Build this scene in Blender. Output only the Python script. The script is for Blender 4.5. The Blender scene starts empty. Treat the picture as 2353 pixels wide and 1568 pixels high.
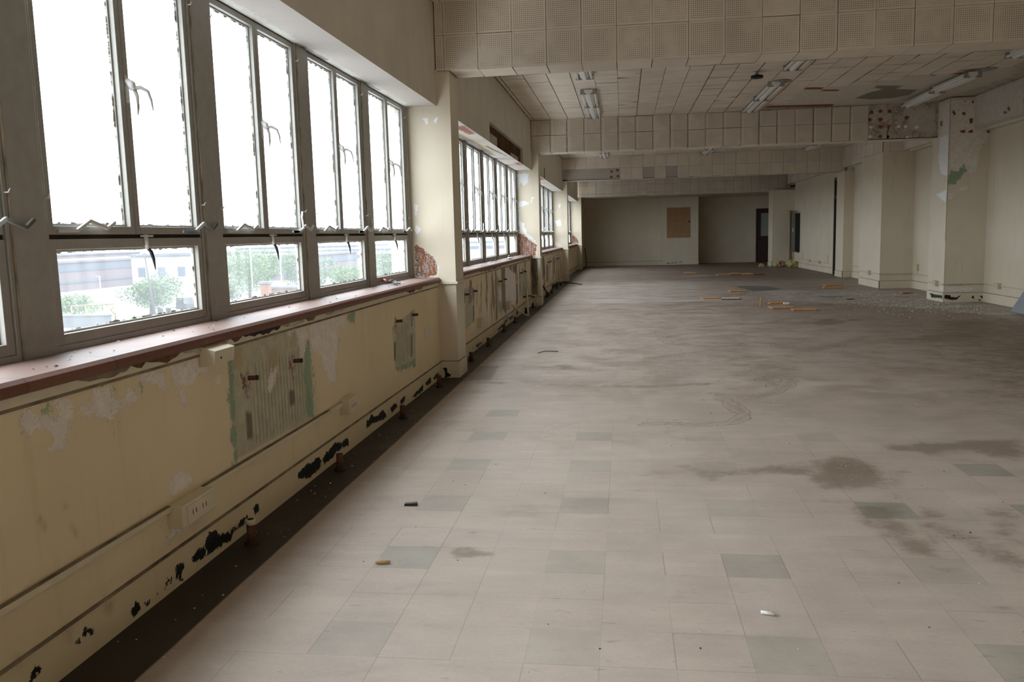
import bpy, math, random
import numpy as np
from mathutils import Vector, Matrix

SC = bpy.context.scene
COL = SC.collection
rnd = random.Random(7)

# ------------------------------------------------------------------ camera
YAW, PITCH, ROLL, FPX, EYE = math.radians(7.69), math.radians(-7.13), math.radians(-1.4876), 1937.5, 1.2675
fwd = Vector((-math.sin(YAW) * math.cos(PITCH), math.cos(YAW) * math.cos(PITCH), math.sin(PITCH)))
right = Vector((math.cos(YAW), math.sin(YAW), 0))
up = right.cross(fwd)
r2 = right * math.cos(ROLL) + up * math.sin(ROLL)
u2 = up * math.cos(ROLL) - right * math.sin(ROLL)
cam = bpy.data.cameras.new('camera')
cam.sensor_width = 36.0
cam.lens = FPX * 36.0 / 2353.0
cam.clip_end = 1500
camo = bpy.data.objects.new('camera', cam)
COL.objects.link(camo)
camo.matrix_world = Matrix(((r2.x, u2.x, -fwd.x, 0), (r2.y, u2.y, -fwd.y, 0), (r2.z, u2.z, -fwd.z, EYE), (0, 0, 0, 1)))
SC.camera = camo

# ------------------------------------------------------------------ overcast sky, exposure
SKY = 11.3
w = bpy.data.worlds.new('overcast_sky')
SC.world = w
w.use_nodes = True
nt = w.node_tree
bg = nt.nodes['Background']
tc = nt.nodes.new('ShaderNodeTexCoord')
sp = nt.nodes.new('ShaderNodeSeparateXYZ')
nt.links.new(tc.outputs['Generated'], sp.inputs[0])
mr = nt.nodes.new('ShaderNodeMapRange')
mr.inputs['From Min'].default_value = 0.0
mr.inputs['From Max'].default_value = 1.0
mr.inputs['To Min'].default_value = 0.60
mr.inputs['To Max'].default_value = 1.5
nt.links.new(sp.outputs['Z'], mr.inputs['Value'])
mu = nt.nodes.new('ShaderNodeMath')
mu.operation = 'MULTIPLY'
mu.inputs[1].default_value = SKY
nt.links.new(mr.outputs[0], mu.inputs[0])
bg.inputs['Color'].default_value = (0.865, 0.945, 1.0, 1)
nt.links.new(mu.outputs[0], bg.inputs['Strength'])
SC.view_settings.view_transform = 'Standard'
SC.view_settings.look = 'None'
SC.view_settings.gamma = 1.0
SC.view_settings.use_curve_mapping = False
SC.view_settings.exposure = 0.0
SC.cycles.max_bounces = 10
SC.cycles.diffuse_bounces = 8
SC.cycles.transparent_max_bounces = 16
SC.cycles.sample_clamp_indirect = 6.0
SC.cycles.use_denoising = True
SC.cycles.caustics_reflective = False
SC.cycles.caustics_refractive = False
# light portals over the window bays help the sky light find its way in (they add no light of their own)
for y0, y1 in ((-7.25, -0.3), (0.05, 7.4), (7.8, 15.1), (15.5, 22.8), (23.2, 30.25)):
    L = bpy.data.lights.new('window_portal', 'AREA')
    L.shape = 'RECTANGLE'
    L.size, L.size_y = y1 - y0, 1.56
    L.cycles.is_portal = True
    o = bpy.data.objects.new('window_portal', L)
    COL.objects.link(o)
    o.matrix_world = Matrix(((0, 0, -1, -2.02), (1, 0, 0, (y0 + y1) / 2), (0, -1, 0, 1.67), (0, 0, 0, 1)))

# ------------------------------------------------------------------ masks of wear: outlines of peeled paint, stains, chips on each surface
# (channel, edge softness, strength, outline in the surface's own metres)
MASKS = {
 'L': [
  (0,0.05,1,[(2.1,0.83),(2.15,0.82),(2.16,0.79),(2.2,0.77),(2.24,0.76),(2.25,0.78),(2.22,0.82),(2.23,0.83),(2.29,0.82),(2.31,0.8),(2.33,0.78),(2.31,0.74),(2.27,0.75),(2.27,0.7),(2.25,0.68),(2.19,0.69),(2.22,0.7),(2.21,0.73),(2.18,0.75),(2.11,0.74),(2.1,0.77)]),
  (0,0.05,1,[(2.42,0.83),(2.5,0.82),(2.51,0.78),(2.57,0.76),(2.59,0.8),(2.65,0.78),(2.65,0.74),(2.54,0.75),(2.53,0.7),(2.5,0.69),(2.47,0.71),(2.42,0.73),(2.33,0.76),(2.34,0.78),(2.42,0.75),(2.41,0.8)]),
  (0,0.05,1,[(2.65,0.83),(2.78,0.82),(2.84,0.8),(2.83,0.74),(2.77,0.77),(2.7,0.8)]),
  (0,0.05,1,[(2.87,0.83),(2.93,0.81),(2.97,0.81),(3.01,0.83),(3.06,0.82),(3.08,0.79),(3.15,0.78),(3.14,0.75),(3.07,0.76),(3.04,0.72),(2.98,0.72),(2.89,0.75)]),
  (0,0.05,1,[(2.92,0.74),(2.96,0.73),(2.98,0.66),(2.94,0.67)]),
  (0,0.05,1,[(3.19,0.74),(3.26,0.73),(3.26,0.67),(3.19,0.7)]),
  (0,0.03,0.9,[(2.87,0.43),(2.97,0.39),(2.98,0.35),(2.83,0.34),(2.8,0.39)]),
  (0,0.03,0.9,[(2.69,0.29),(2.77,0.25),(3.01,0.24),(3.07,0.18),(2.86,0.19),(2.69,0.18),(2.72,0.2),(2.77,0.2),(2.79,0.23)]),
  (0,0.06,1,[(3.89,0.86),(4.08,0.85),(4.14,0.81),(4.39,0.83),(4.65,0.84),(4.82,0.83),(4.88,0.8),(4.83,0.75),(4.73,0.76),(4.69,0.61),(4.64,0.57),(4.64,0.45),(4.53,0.46),(4.46,0.56),(4.43,0.63),(4.29,0.69),(4.27,0.79),(4.21,0.76),(4.19,0.66),(4.13,0.66),(4.12,0.78),(3.99,0.82)]),
  (1,0.06,0.8,[(2.15,0.83),(2.23,0.83),(2.23,0.79),(2.16,0.79)]),
  (1,0.05,0.8,[(2.51,0.81),(2.54,0.82),(2.57,0.76),(2.54,0.76)]),
  (1,0.05,0.8,[(2.65,0.8),(2.7,0.8),(2.69,0.77),(2.65,0.78)]),
  (1,0.05,0.9,[(3.32,0.82),(3.39,0.81),(3.37,0.63),(3.36,0.32),(3.31,0.33),(3.31,0.59)]),
  (1,0.06,0.9,[(4.13,0.76),(4.27,0.74),(4.29,0.56),(4.28,0.33),(4.16,0.36),(4.15,0.6)]),
  (1,0.05,0.7,[(4.7,0.73),(4.76,0.72),(4.7,0.6),(4.65,0.59)]),
  (1,0.04,0.8,[(4.88,0.84),(5.08,0.84),(5.02,0.75),(4.87,0.78)]),
  (1,0.03,0.7,[(5.9,0.34),(6.29,0.32),(6.5,0.32),(6.52,0.24),(5.96,0.28)]),
  (7,0.06,0.8,[(3.41,0.86),(3.48,0.84),(3.47,0.73),(3.38,0.72)]),
  (7,0.05,0.8,[(3.72,0.77),(3.85,0.77),(3.83,0.55),(3.7,0.59)]),
  (7,0.05,0.8,[(4.36,0.82),(4.55,0.83),(4.52,0.75),(4.38,0.77)]),
  (7,0.05,0.8,[(3.34,0.86),(3.47,0.86),(3.45,0.7),(3.33,0.72)]),
  (0,0.05,0.8,[(3.72,0.67),(3.83,0.67),(3.76,0.53),(3.7,0.56)]),
  (3,0.02,1,[(3.33,0.82),(4.08,0.84),(4.27,0.33),(3.34,0.34)]),
  (4,0.04,1,[(3.56,0.73),(4.15,0.71),(4.16,0.35),(3.52,0.35)]),
  (3,0.02,0.9,[(5.86,0.64),(6.56,0.71),(6.51,0.28),(5.9,0.31)]),
  (4,0.02,0.9,[(5.95,0.61),(6.37,0.63),(6.36,0.37),(5.96,0.33)]),
  (2,0.02,1,[(3.46,0.53),(3.52,0.51),(3.52,0.39),(3.46,0.4)]),
  (2,0.02,1,[(3.95,0.53),(4.02,0.52),(4.02,0.45),(3.95,0.45)]),
  (2,0.02,1,[(5.89,0.52),(5.95,0.52),(5.93,0.38),(5.88,0.39)]),
  (2,0.02,1,[(6.39,0.52),(6.44,0.52),(6.41,0.34),(6.36,0.35)]),
  (5,0.03,0.9,[(3.44,0.69),(3.53,0.67),(3.52,0.63),(3.45,0.63)]),
  (5,0.03,0.9,[(3.98,0.69),(4.04,0.67),(4.04,0.64),(3.97,0.64)]),
  (2,0.03,0.8,[(2.13,0.51),(2.15,0.46),(2.14,0.46),(2.12,0.5)]),
  (2,0.03,0.8,[(2.26,0.44),(2.29,0.39),(2.27,0.39),(2.25,0.43)]),
  (2,0.04,0.7,[(2.23,0.52),(2.25,0.49),(2.24,0.49),(2.22,0.52)]),
  (2,0.05,0.7,[(2.38,0.16),(2.43,0.12),(2.41,0.08),(2.37,0.1)]),
  (2,0.05,0.7,[(2.19,0.15),(2.22,0.12),(2.21,0.08),(2.19,0.1)]),
  (2,0.05,0.7,[(1.98,0.16),(2.01,0.14),(2,0.11),(1.98,0.13)]),
  (6,0.02,1,[(2.22,0.1),(2.25,0.08),(2.25,0.06),(2.23,0.06),(2.22,0.08)]),
  (6,0.02,1,[(2.27,0.1),(2.31,0.08),(2.31,0.06),(2.29,0.08),(2.27,0.07)]),
  (6,0.02,1,[(2.05,0.09),(2.07,0.08),(2.06,0.06),(2.03,0.06),(2.02,0.07)]),
  (6,0.02,1,[(2.54,0.06),(2.56,0.05),(2.57,0.02),(2.52,0.02),(2.52,0.04)]),
  (6,0.02,1,[(2.6,0.04),(2.64,0.04),(2.62,0.02),(2.59,0.02)]),
  (6,0.02,1,[(2.66,0.04),(2.68,0.03),(2.67,0.02)]),
  (6,0.02,1,[(2.73,0.07),(2.78,0.05),(2.78,0.03),(2.73,0.03)]),
  (6,0.02,1,[(2.82,0.08),(2.88,0.07),(2.87,0.05),(2.84,0.04),(2.85,0.01),(2.79,0.04)]),
  (6,0.02,1,[(2.91,0.06),(2.95,0.07),(3,0.08),(3.05,0.03),(2.96,0.04)]),
  (6,0.02,1,[(3.03,0.09),(3.08,0.12),(3.13,0.1),(3.16,0.08),(3.24,0.05),(3.27,0.02),(3.11,0.03),(3.05,0.03)]),
  (6,0.02,1,[(3.24,0.06),(3.33,0.07),(3.41,0.07),(3.43,0.05),(3.33,0.04),(3.26,0.04)]),
  (6,0.02,1,[(3.46,0.09),(3.52,0.09),(3.55,0.06),(3.49,0.05)]),
  (6,0.02,1,[(4,0.09),(4.09,0.1),(4.2,0.1),(4.29,0.1),(4.34,0.07),(4.32,0.03),(4.21,0.03),(4.11,0.03),(3.99,0.07)]),
  (6,0.02,1,[(4.35,0.07),(4.44,0.09),(4.57,0.11),(4.65,0.09),(4.79,0.08),(4.8,0.04),(4.68,0.05),(4.6,0.05),(4.38,0.03)]),
  (6,0.02,1,[(5.17,0.1),(5.21,0.1),(5.29,0.12),(5.39,0.08),(5.55,0.1),(5.65,0.03),(5.48,0.03),(5.31,0.06),(5.16,0.05)]),
  (6,0.02,1,[(5.73,0.08),(5.86,0.08),(5.92,0.04),(5.76,0.03)]),
  (6,0.02,1,[(5.98,0.07),(6.15,0.08),(6.14,0.05),(6.01,0.04)]),
  (6,0.02,1,[(6.33,0.03),(6.53,0.05),(6.72,0.06),(6.71,0.01),(6.38,0.01)]),
  (6,0.02,1,[(6.8,0.06),(7.01,0.08),(7.02,0.03),(6.83,0.03)]),
  (6,0.02,1,[(7.09,0.06),(7.32,0.07),(7.33,0.04),(7.13,0.03)]),
  (2,0.05,0.9,[(2.31,0.88),(2.63,0.87),(2.63,0.85),(2.42,0.85),(2.32,0.86)]),
  (5,0.03,1,[(9,0.8),(9.13,0.79),(9.06,0.56),(8.91,0.55),(8.93,0.7)]),
  (2,0.03,0.8,[(10.1,0.69),(10.2,0.69),(10.14,0.53),(10.08,0.57)]),
  (1,0.04,0.7,[(9.09,0.75),(9.32,0.68),(9.26,0.5),(9.12,0.59)]),
  (3,0.03,1,[(8.68,0.74),(9.29,0.69),(9.23,0.34),(8.67,0.3)]),
  (3,0.03,1,[(10.99,0.67),(11.37,0.65),(11.29,0.26),(10.91,0.27)]),
  (3,0.03,1,[(13.32,0.69),(14.48,0.65),(14.53,0.28),(13.24,0.3)]),
  (2,0.02,1,[(9.15,0.51),(9.22,0.51),(9.18,0.32),(9.12,0.33)]),
  (2,0.02,1,[(13.41,0.52),(13.48,0.52),(13.45,0.36),(13.38,0.35)]),
  (2,0.02,1,[(13.9,0.51),(13.98,0.5),(13.95,0.35),(13.87,0.36)]),
  (2,0.04,1,[(11.4,0.84),(11.77,0.84),(11.72,0.34),(11.77,0.17),(11.38,0.28),(11.36,0.6)]),
  (2,0.03,0.9,[(12.53,0.82),(13.13,0.83),(13,0.68),(12.61,0.72)]),
  (0,0.03,1,[(11.77,0.83),(11.98,0.82),(12.9,0.68),(12.92,0.29),(12.1,0.07),(11.85,0.14),(11.74,0.46)]),
  (0,0.03,1,[(11.14,0.85),(11.36,0.83),(11.18,0.67),(11.08,0.78)]),
  (0,0.03,1,[(11.13,0.63),(11.34,0.51),(11.31,0.37),(11.09,0.43)]),
  (2,0.02,1,[(12.95,0.55),(13.12,0.49),(13.1,0.23),(12.9,0.19)]),
  (6,0.04,1,[(9.05,0.06),(9.08,0.08),(9.07,0.04)]),
  (6,0.04,1,[(9.23,0.06),(9.68,0.05),(9.68,0.02),(9.33,0.02)]),
  (6,0.04,1,[(10.87,0.05),(11.5,0.07),(11.94,0.13),(11.83,0.06),(11.01,0.01)]),
  (6,0.04,1,[(12.02,0.09),(12.39,0.09),(12.48,0.05),(12.1,0.04)]),
  (6,0.04,1,[(12.89,0.12),(13.09,0.1),(13.07,0.02),(12.88,0.06)]),
  (2,0.04,0.9,[(16.96,0.85),(17.59,0.84),(17.88,0.44),(17.11,0.31)]),
  (2,0.04,0.8,[(18.12,0.65),(18.52,0.63),(18.43,0.23),(18.03,0.26)]),
  (2,0.04,0.8,[(19.87,0.74),(20.35,0.72),(20.25,0.33),(20,0.3)]),
  (6,0.06,1,[(19.26,0.13),(21.79,0.06),(21.77,-0.02),(19.46,0)]),
  (2,0.1,1,[(25.1,0.83),(25.79,0.85),(25.63,0.25),(25.13,0.27)]),
  (10,0.15,1,[(10.6,0.14),(15.2,0.1),(15.2,0.9),(11,0.9)]),
  (10,0.2,0.8,[(7.8,0.2),(11.2,0.2),(11.2,0.9),(7.8,0.9)]),
  (10,0.2,1,[(15.5,0.1),(22.9,0.1),(22.9,0.9),(15.5,0.9)]),
  (10,0.1,0.3,[(2,0.62),(4.9,0.7),(5.2,0.9),(2,0.9)]),
  (2,0.006,1,[(2.62,0.845),(3,0.845),(3,0.862),(2.62,0.862)]),
 ],
 'P1': [
  (8,0.015,1,[(-1.85,1.58),(-1.82,1.55),(-1.83,1.47),(-1.85,1.46)]),
  (8,0.015,1,[(-1.84,1.39),(-1.8,1.34),(-1.83,1.29),(-1.85,1.32)]),
  (8,0.015,1,[(-1.74,2.31),(-1.71,2.32),(-1.69,2.3),(-1.7,2.26),(-1.72,2.25),(-1.73,2.28)]),
  (8,0.015,1,[(-1.65,2.29),(-1.62,2.32),(-1.6,2.3),(-1.63,2.26)]),
  (0,0.02,1,[(-1.86,1.26),(-1.81,1.2),(-1.74,1.13),(-1.68,1.07),(-1.64,1.01),(-1.66,0.91),(-1.87,0.91)]),
  (5,0.02,1,[(-1.86,1.22),(-1.78,1.17),(-1.71,1.1),(-1.66,1.04),(-1.67,0.94),(-1.75,0.92),(-1.86,0.92)]),
  (0,0.03,0.8,[(-1.67,0.84),(-1.64,0.82),(-1.63,0.75),(-1.66,0.7),(-1.68,0.76)]),
  (1,0.04,0.7,[(-1.66,0.85),(-1.57,0.85),(-1.59,0.81),(-1.65,0.81)]),
  (6,0.015,1,[(-1.64,0.09),(-1.61,0.09),(-1.6,0.05),(-1.56,0.02),(-1.63,0),(-1.62,0.05)]),
 ],
 'P2': [
  (8,0.05,1,[(-1.89,2.35),(-1.67,2.35),(-1.69,2.19),(-1.76,2.16),(-1.8,2.2),(-1.87,2.09),(-1.9,2.15)]),
  (8,0.04,1,[(-1.89,1.81),(-1.81,1.88),(-1.66,1.83),(-1.74,1.79),(-1.87,1.77)]),
  (8,0.03,1,[(-1.65,1.83),(-1.63,1.94),(-1.55,1.94),(-1.62,1.89),(-1.61,1.84)]),
  (8,0.03,1,[(-1.89,1.72),(-1.85,1.72),(-1.85,1.53),(-1.76,1.47),(-1.78,1.44),(-1.71,1.29),(-1.57,1.17),(-1.53,1.11),(-1.72,1.23),(-1.88,1.44)]),
  (0,0.05,1,[(-1.9,1.41),(-1.82,1.4),(-1.72,1.23),(-1.54,1.12),(-1.54,0.87),(-1.7,0.89),(-1.9,0.91)]),
  (5,0.04,1,[(-1.89,1.29),(-1.78,1.28),(-1.72,1.2),(-1.55,1.09),(-1.58,0.9),(-1.9,0.91)]),
  (2,0.05,1,[(-1.69,0.86),(-1.55,0.87),(-1.55,0.18),(-1.69,0.21)]),
  (1,0.03,0.8,[(-1.88,2.27),(-1.82,2.28),(-1.82,2.22),(-1.87,2.21)]),
  (10,0.05,1,[(-1.66,0.15),(-1.5,0.15),(-1.5,0.95),(-1.66,0.95)]),
 ],
 'C1': [
  (0,0.06,1,[(5.18,3.24),(5.71,3.22),(5.77,2.63),(5.64,2.42),(5.63,2.12),(5.51,2.05),(5.43,2.21),(5.33,2.12),(5.25,2.12),(5.21,2.25),(5.2,2.78)]),
  (7,0.05,1,[(5.24,3.18),(5.46,3.16),(5.56,2.69),(5.23,2.7)]),
  (1,0.03,1,[(5.34,2.43),(5.5,2.38),(5.53,2.22),(5.38,2.09),(5.31,1.91),(5.21,1.9),(5.2,2.04),(5.3,2.12),(5.37,2.27)]),
  (1,0.05,1,[(5.37,2.38),(5.52,2.35),(5.55,2.16),(5.41,2.04),(5.31,1.95),(5.2,1.91),(5.19,2.07)]),
  (1,0.03,0.8,[(5.55,2.51),(5.73,2.55),(5.72,2.5)]),
  (0,0.04,0.9,[(5.35,1.86),(5.5,1.87),(5.49,1.81),(5.39,1.78)]),
  (0,0.04,0.9,[(5.2,1.78),(5.3,1.77),(5.27,1.65),(5.2,1.66)]),
  (0,0.06,0.8,[(5.19,0.28),(5.77,0.25),(5.58,0.15),(5.19,0.15)]),
  (1,0.05,0.7,[(5.25,0.3),(5.5,0.3),(5.5,0.26),(5.26,0.25)]),
  (5,0.008,1.2,[(5.23,3.08),(5.28,3.01),(5.24,2.99),(5.22,3.04)]),
  (5,0.008,1.2,[(5.36,3.02),(5.39,3.05),(5.43,3.01),(5.4,2.98)]),
  (5,0.008,1.2,[(5.47,2.93),(5.53,2.94),(5.53,2.86),(5.49,2.85)]),
  (5,0.008,1.2,[(5.34,2.75),(5.42,2.76),(5.42,2.71),(5.36,2.72)]),
  (5,0.008,1.2,[(5.47,2.74),(5.54,2.76),(5.54,2.71),(5.48,2.71)]),
  (5,0.008,1.2,[(5.75,2.81),(5.79,2.82),(5.79,2.69),(5.75,2.7)]),
  (5,0.008,1.2,[(5.51,3.21),(5.54,3.2),(5.53,3.16),(5.51,3.17)]),
  (5,0.008,1.2,[(5.36,3.21),(5.42,3.21),(5.41,3.19)]),
  (6,0.02,1,[(5.2,0.13),(5.29,0.12),(5.3,0.08),(5.4,0.08),(5.45,0.11),(5.39,0.03),(5.3,0.04),(5.2,0.06)]),
  (6,0.02,1,[(5.61,0.07),(5.65,0.11),(5.66,0.04)]),
  (6,0.02,1,[(5.68,0.04),(5.77,0.01),(5.75,0.04)]),
  (6,0.02,1,[(5.74,0.09),(5.8,0.1),(5.81,0.04),(5.77,0.06)]),
 ],
 'C1s': [
  (8,0.08,1,[(15.06,2.7),(14.66,2.71),(14.63,2.04),(14.92,2.09),(15.06,2.29)]),
  (8,0.05,1,[(15.12,1.76),(14.64,1.82),(14.69,1.62),(14.96,1.71)]),
  (0,0.08,0.8,[(15.16,3.28),(14.64,3.24),(14.62,2.7),(15.06,2.7)]),
  (6,0.04,1,[(15.21,0.1),(14.65,0.11),(14.62,0.06),(15.14,0.04)]),
  (0,0.05,0.8,[(14.97,0.26),(14.59,0.28),(14.62,0.16),(14.8,0.17)]),
  (5,0.01,1,[(15.05,2.96),(14.94,2.95),(14.95,2.86),(15.04,2.88)]),
 ],
 'F': [
  (0,0.12,1,[(1.06,4.68),(1.2,4.76),(1.29,4.62),(1.3,4.45),(1.2,4.2),(1.07,4.16),(0.95,4.19),(0.94,4.34)]),
  (0,0.12,0.6,[(0.22,4.54),(0.33,4.58),(0.56,4.45),(0.74,4.7),(0.8,4.6),(1.05,4.64),(0.96,4.34),(0.78,4.39),(0.54,4.32),(0.43,4.22),(0.31,4.37)]),
  (0,0.12,0.8,[(1.51,5.08),(1.85,5.11),(2.07,5.18),(2.32,5.19),(2.13,4.75),(1.99,4.75),(1.94,4.86),(1.81,4.87),(1.68,4.79),(1.63,4.89),(1.44,4.9)]),
  (0,0.12,0.7,[(1.27,4.26),(1.38,4.48),(1.49,4.59),(1.33,4.26),(1.3,4.03),(1.31,3.94),(1.28,3.98),(1.25,4.11)]),
  (0,0.12,0.8,[(1.32,3.91),(1.37,3.91),(1.39,3.74),(1.33,3.72),(1.28,3.76)]),
  (0,0.12,0.9,[(1.03,3.92),(1.25,3.94),(1.22,3.78),(1.02,3.72)]),
  (0,0.12,0.8,[(1.04,3.68),(1.16,3.68),(1.2,3.56),(1.23,3.36),(1.22,3.27),(1.1,3.28),(1.04,3.39)]),
  (0,0.12,0.7,[(1.24,3.69),(1.37,3.65),(1.44,3.49),(1.5,3.31),(1.39,3.07),(1.37,3.23),(1.32,3.35),(1.24,3.48)]),
  (0,0.12,0.6,[(1.54,3.92),(1.78,3.94),(1.55,3.42),(1.48,3.57)]),
  (0,0.12,0.6,[(0.91,3.99),(1.22,3.98),(1.11,3.87),(0.91,3.91)]),
  (0,0.12,0.5,[(0.15,2.98),(0.31,2.95),(0.38,2.88),(0.24,2.84),(0.14,2.82)]),
  (0,0.12,0.5,[(1.06,3.23),(1.23,3.25),(1.24,3.04),(1.05,3.05)]),
  (0,0.15,0.9,[(2.5,11.75),(2.86,12.3),(2.95,11.81),(2.77,11.45),(2.51,11.48)]),
  (0,0.15,0.6,[(3.13,12.52),(3.27,11.89),(3.1,11.68),(2.96,11.93)]),
  (0,0.15,0.8,[(4.07,11.79),(4.66,11.84),(4.84,11.48),(4.48,10.81),(3.94,10.77)]),
  (0,0.15,0.7,[(2.99,9.81),(3.78,10.6),(4.71,10.69),(4.29,9.72),(3.44,9.63)]),
  (0,0.15,0.5,[(1.15,8.2),(1.1,7.4),(0.91,7.31)]),
  (0,0.15,0.5,[(0.71,6.9),(0.94,6.9),(0.9,6.74),(0.71,6.74)]),
  (0,0.04,0.8,[(-0.75,3.32),(-0.68,3.29),(-0.53,3.21),(-0.52,3.16),(-0.7,3.15)]),
  (0,0.06,0.6,[(-0.64,4.99),(-0.58,4.94),(-0.54,4.84),(-0.61,4.85)]),
  (0,0.1,0.6,[(-1.58,7.33),(-0.69,7.1),(0.23,7.01),(0.96,7.2),(0.94,7.08),(0.22,6.89),(-0.68,6.98),(-1.55,7.2)]),
  (0,0.1,0.6,[(-1,8.07),(-0.58,8.16),(-0.4,7.94),(0.09,7.68),(-0.55,7.79)]),
  (9,0.07,0.9,[(0.46,10.17),(0.67,10.51),(0.88,10.67)]),
  (9,0.07,0.9,[(0.44,10.09),(0.5,9.68),(0.72,9.51),(1.01,9.35),(1.26,9.48),(1.41,9.77),(1.59,9.68),(1.65,9.38),(1.84,9.18),(2.11,9.21),(2.37,9.55),(2.78,10.16),(3.14,10.21)]),
  (9,0.05,0.9,[(1.02,11.36),(1.44,11.6),(1.74,11.57),(2.03,11.8),(2.21,12.21)]),
  (9,0.05,0.9,[(1.12,7.27),(1.22,7.22),(1.21,7.05),(1.17,6.93)]),
  (9,0.06,0.9,[(1.22,7.4),(1.34,7.4),(1.38,7.22),(1.27,6.89),(1.14,6.67),(1.01,6.54),(0.82,6.56),(0.68,6.63)]),
  (9,0.06,0.9,[(0.73,6.45),(0.79,6.06),(0.82,5.86),(0.76,5.69),(0.65,5.58),(0.55,5.55)]),
  (9,0.05,0.9,[(0.12,5.55),(0.29,5.58),(0.45,5.55)]),
  (1,0.2,0.9,[(-0.79,16.22),(-0.13,17.21),(2.12,16.06),(2.02,15.28),(0.5,15.37),(-0.76,15.5)]),
  (1,0.25,0.8,[(1.55,24.64),(2.56,25),(2.58,24),(1.51,23.93)]),
  (1,0.2,0.9,[(2.82,18.03),(4.11,17.97),(5.45,17.37),(5.7,12.95),(5.19,11.78),(4.62,13.33),(3.72,14.42),(2.51,15.57)]),
  (1,0.15,0.9,[(5.45,14.45),(5.7,14.4),(5.75,13.33),(5.63,12.81),(5.42,12.71),(5.25,13.41)]),
  (2,0.02,1,[(2.47,19.58),(3.13,19.55),(3.31,18.32),(2.62,17.82)]),
  (2,0.02,0.7,[(3.57,16.4),(3.98,16.2),(3.94,15.58),(3.53,15.66)]),
  (0,0.03,1,[(-1.49,8.09),(-1.22,8.08),(-1.19,7.24),(-1.45,7.29)]),
  (0,0.9,0.62,[(2.6,6.3),(5.9,5.8),(5.9,12.6),(3.6,11.5),(3,8.5)]),  # broad soft-edged browner area right of the middle floor
 ],
 'B2': [
  (0,0.12,0.8,[(4.61,3.22),(5.18,3.25),(5.2,2.76),(4.76,2.78)]),
  (5,0.008,1.2,[(4.09,3.18),(4.13,3.2),(4.16,3.18),(4.16,3.14),(4.13,3.13),(4.1,3.14)]),
  (5,0.008,1.2,[(4.23,3.18),(4.27,3.21),(4.3,3.18),(4.3,3.15),(4.27,3.14),(4.24,3.15)]),
  (5,0.008,1.2,[(4.38,3.18),(4.41,3.2),(4.45,3.18),(4.45,3.14),(4.42,3.13),(4.38,3.14)]),
  (5,0.008,1.2,[(4.06,3.05),(4.09,3.08),(4.13,3.05),(4.13,3.02),(4.1,3.01),(4.06,3.02)]),
  (5,0.008,1.2,[(4.23,3.05),(4.27,3.07),(4.31,3.05),(4.3,3.01),(4.27,3),(4.24,3.01)]),
  (5,0.008,1.2,[(4.65,3.06),(4.69,3.08),(4.73,3.06),(4.72,3.03),(4.69,3.01),(4.66,3.03)]),
  (5,0.008,1.2,[(4.24,2.93),(4.28,2.95),(4.32,2.93),(4.31,2.9),(4.28,2.88),(4.25,2.9)]),
  (5,0.008,1.2,[(4.24,2.77),(4.27,2.8),(4.31,2.77),(4.31,2.74),(4.28,2.73),(4.24,2.74)]),
  (5,0.006,1.2,[(4.38,2.94),(4.43,2.94),(4.39,2.75),(4.38,2.76)]),
  (6,0.006,1.2,[(4.38,2.78),(4.42,2.77),(4.41,2.72),(4.38,2.72)]),
  (8,0.008,1.1,[(4.09,2.93),(4.13,2.94),(4.16,2.92),(4.13,2.89),(4.1,2.9)]),
  (8,0.008,1.1,[(4.07,2.77),(4.11,2.79),(4.15,2.76),(4.11,2.73),(4.08,2.75)]),
  (8,0.008,1.1,[(4.53,2.92),(4.57,2.93),(4.6,2.91),(4.57,2.88),(4.54,2.89)]),
  (8,0.008,1.1,[(4.64,2.92),(4.68,2.93),(4.72,2.91),(4.68,2.88),(4.65,2.89)]),
  (8,0.008,1.1,[(4.82,2.9),(4.85,2.91),(4.89,2.89),(4.86,2.86),(4.82,2.87)]),
  (8,0.008,1.1,[(4.67,2.74),(4.71,2.76),(4.74,2.73),(4.71,2.7),(4.68,2.72)]),
 ],
 'CE': [
  (0,0.25,0.75,[(2.19,13.22),(2.51,12.5),(3.26,12.92),(3.72,12.5),(4.3,12.25),(5.09,11.9),(5.49,12.83),(5.23,14.66),(5.4,15.92),(3.57,15.24),(2.31,14.94)]),
  (2,0.05,1,[(3.64,14.31),(3.71,13.78),(3.84,13.5),(3.66,13.37),(3.64,13.14),(4.04,13.26),(4.04,13.56),(4.39,13.71),(4.43,14.21),(4.26,14.5),(3.94,14.54)]),
  (5,0.02,1.2,[(2.61,13.18),(2.62,12.96),(2.89,13.08),(2.92,13.27)]),
  (5,0.02,1.2,[(2.91,13.43),(2.94,13.28),(3.17,13.35),(3.2,13.51)]),
  (5,0.02,1.2,[(2.31,14.09),(2.34,13.88),(2.57,13.9),(2.59,14.13)]),
  (5,0.02,1.2,[(2.3,14.94),(2.41,14.73),(3.45,14.86),(3.5,15.12)]),
  (5,0.02,1.2,[(4.37,12.08),(4.39,11.97),(4.59,11.99),(4.63,11.8),(4.64,12.07)]),
  (5,0.02,1.2,[(2.83,10.89),(2.82,10.64),(3.21,10.65),(3.23,10.87)]),
  (5,0.02,1.2,[(4.37,12.45),(4.35,12.2),(4.41,12.4),(4.54,12.38),(4.53,12.5)]),
  (5,0.03,1.2,[(3.22,12.88),(3.23,12.74),(3.3,12.86),(3.33,13.05),(3.29,13.04)]),
  (5,0.03,1.2,[(4.11,12.38),(4.1,12.25),(4.18,12.37),(4.22,12.54),(4.18,12.53)]),
  (5,0.03,1.2,[(3.34,12.63),(3.35,12.5),(3.42,12.62),(3.45,12.8),(3.41,12.79)]),
  (7,0.1,0.7,[(2.37,13.35),(2.63,13.07),(2.92,13.55),(2.67,13.6)]),
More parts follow.
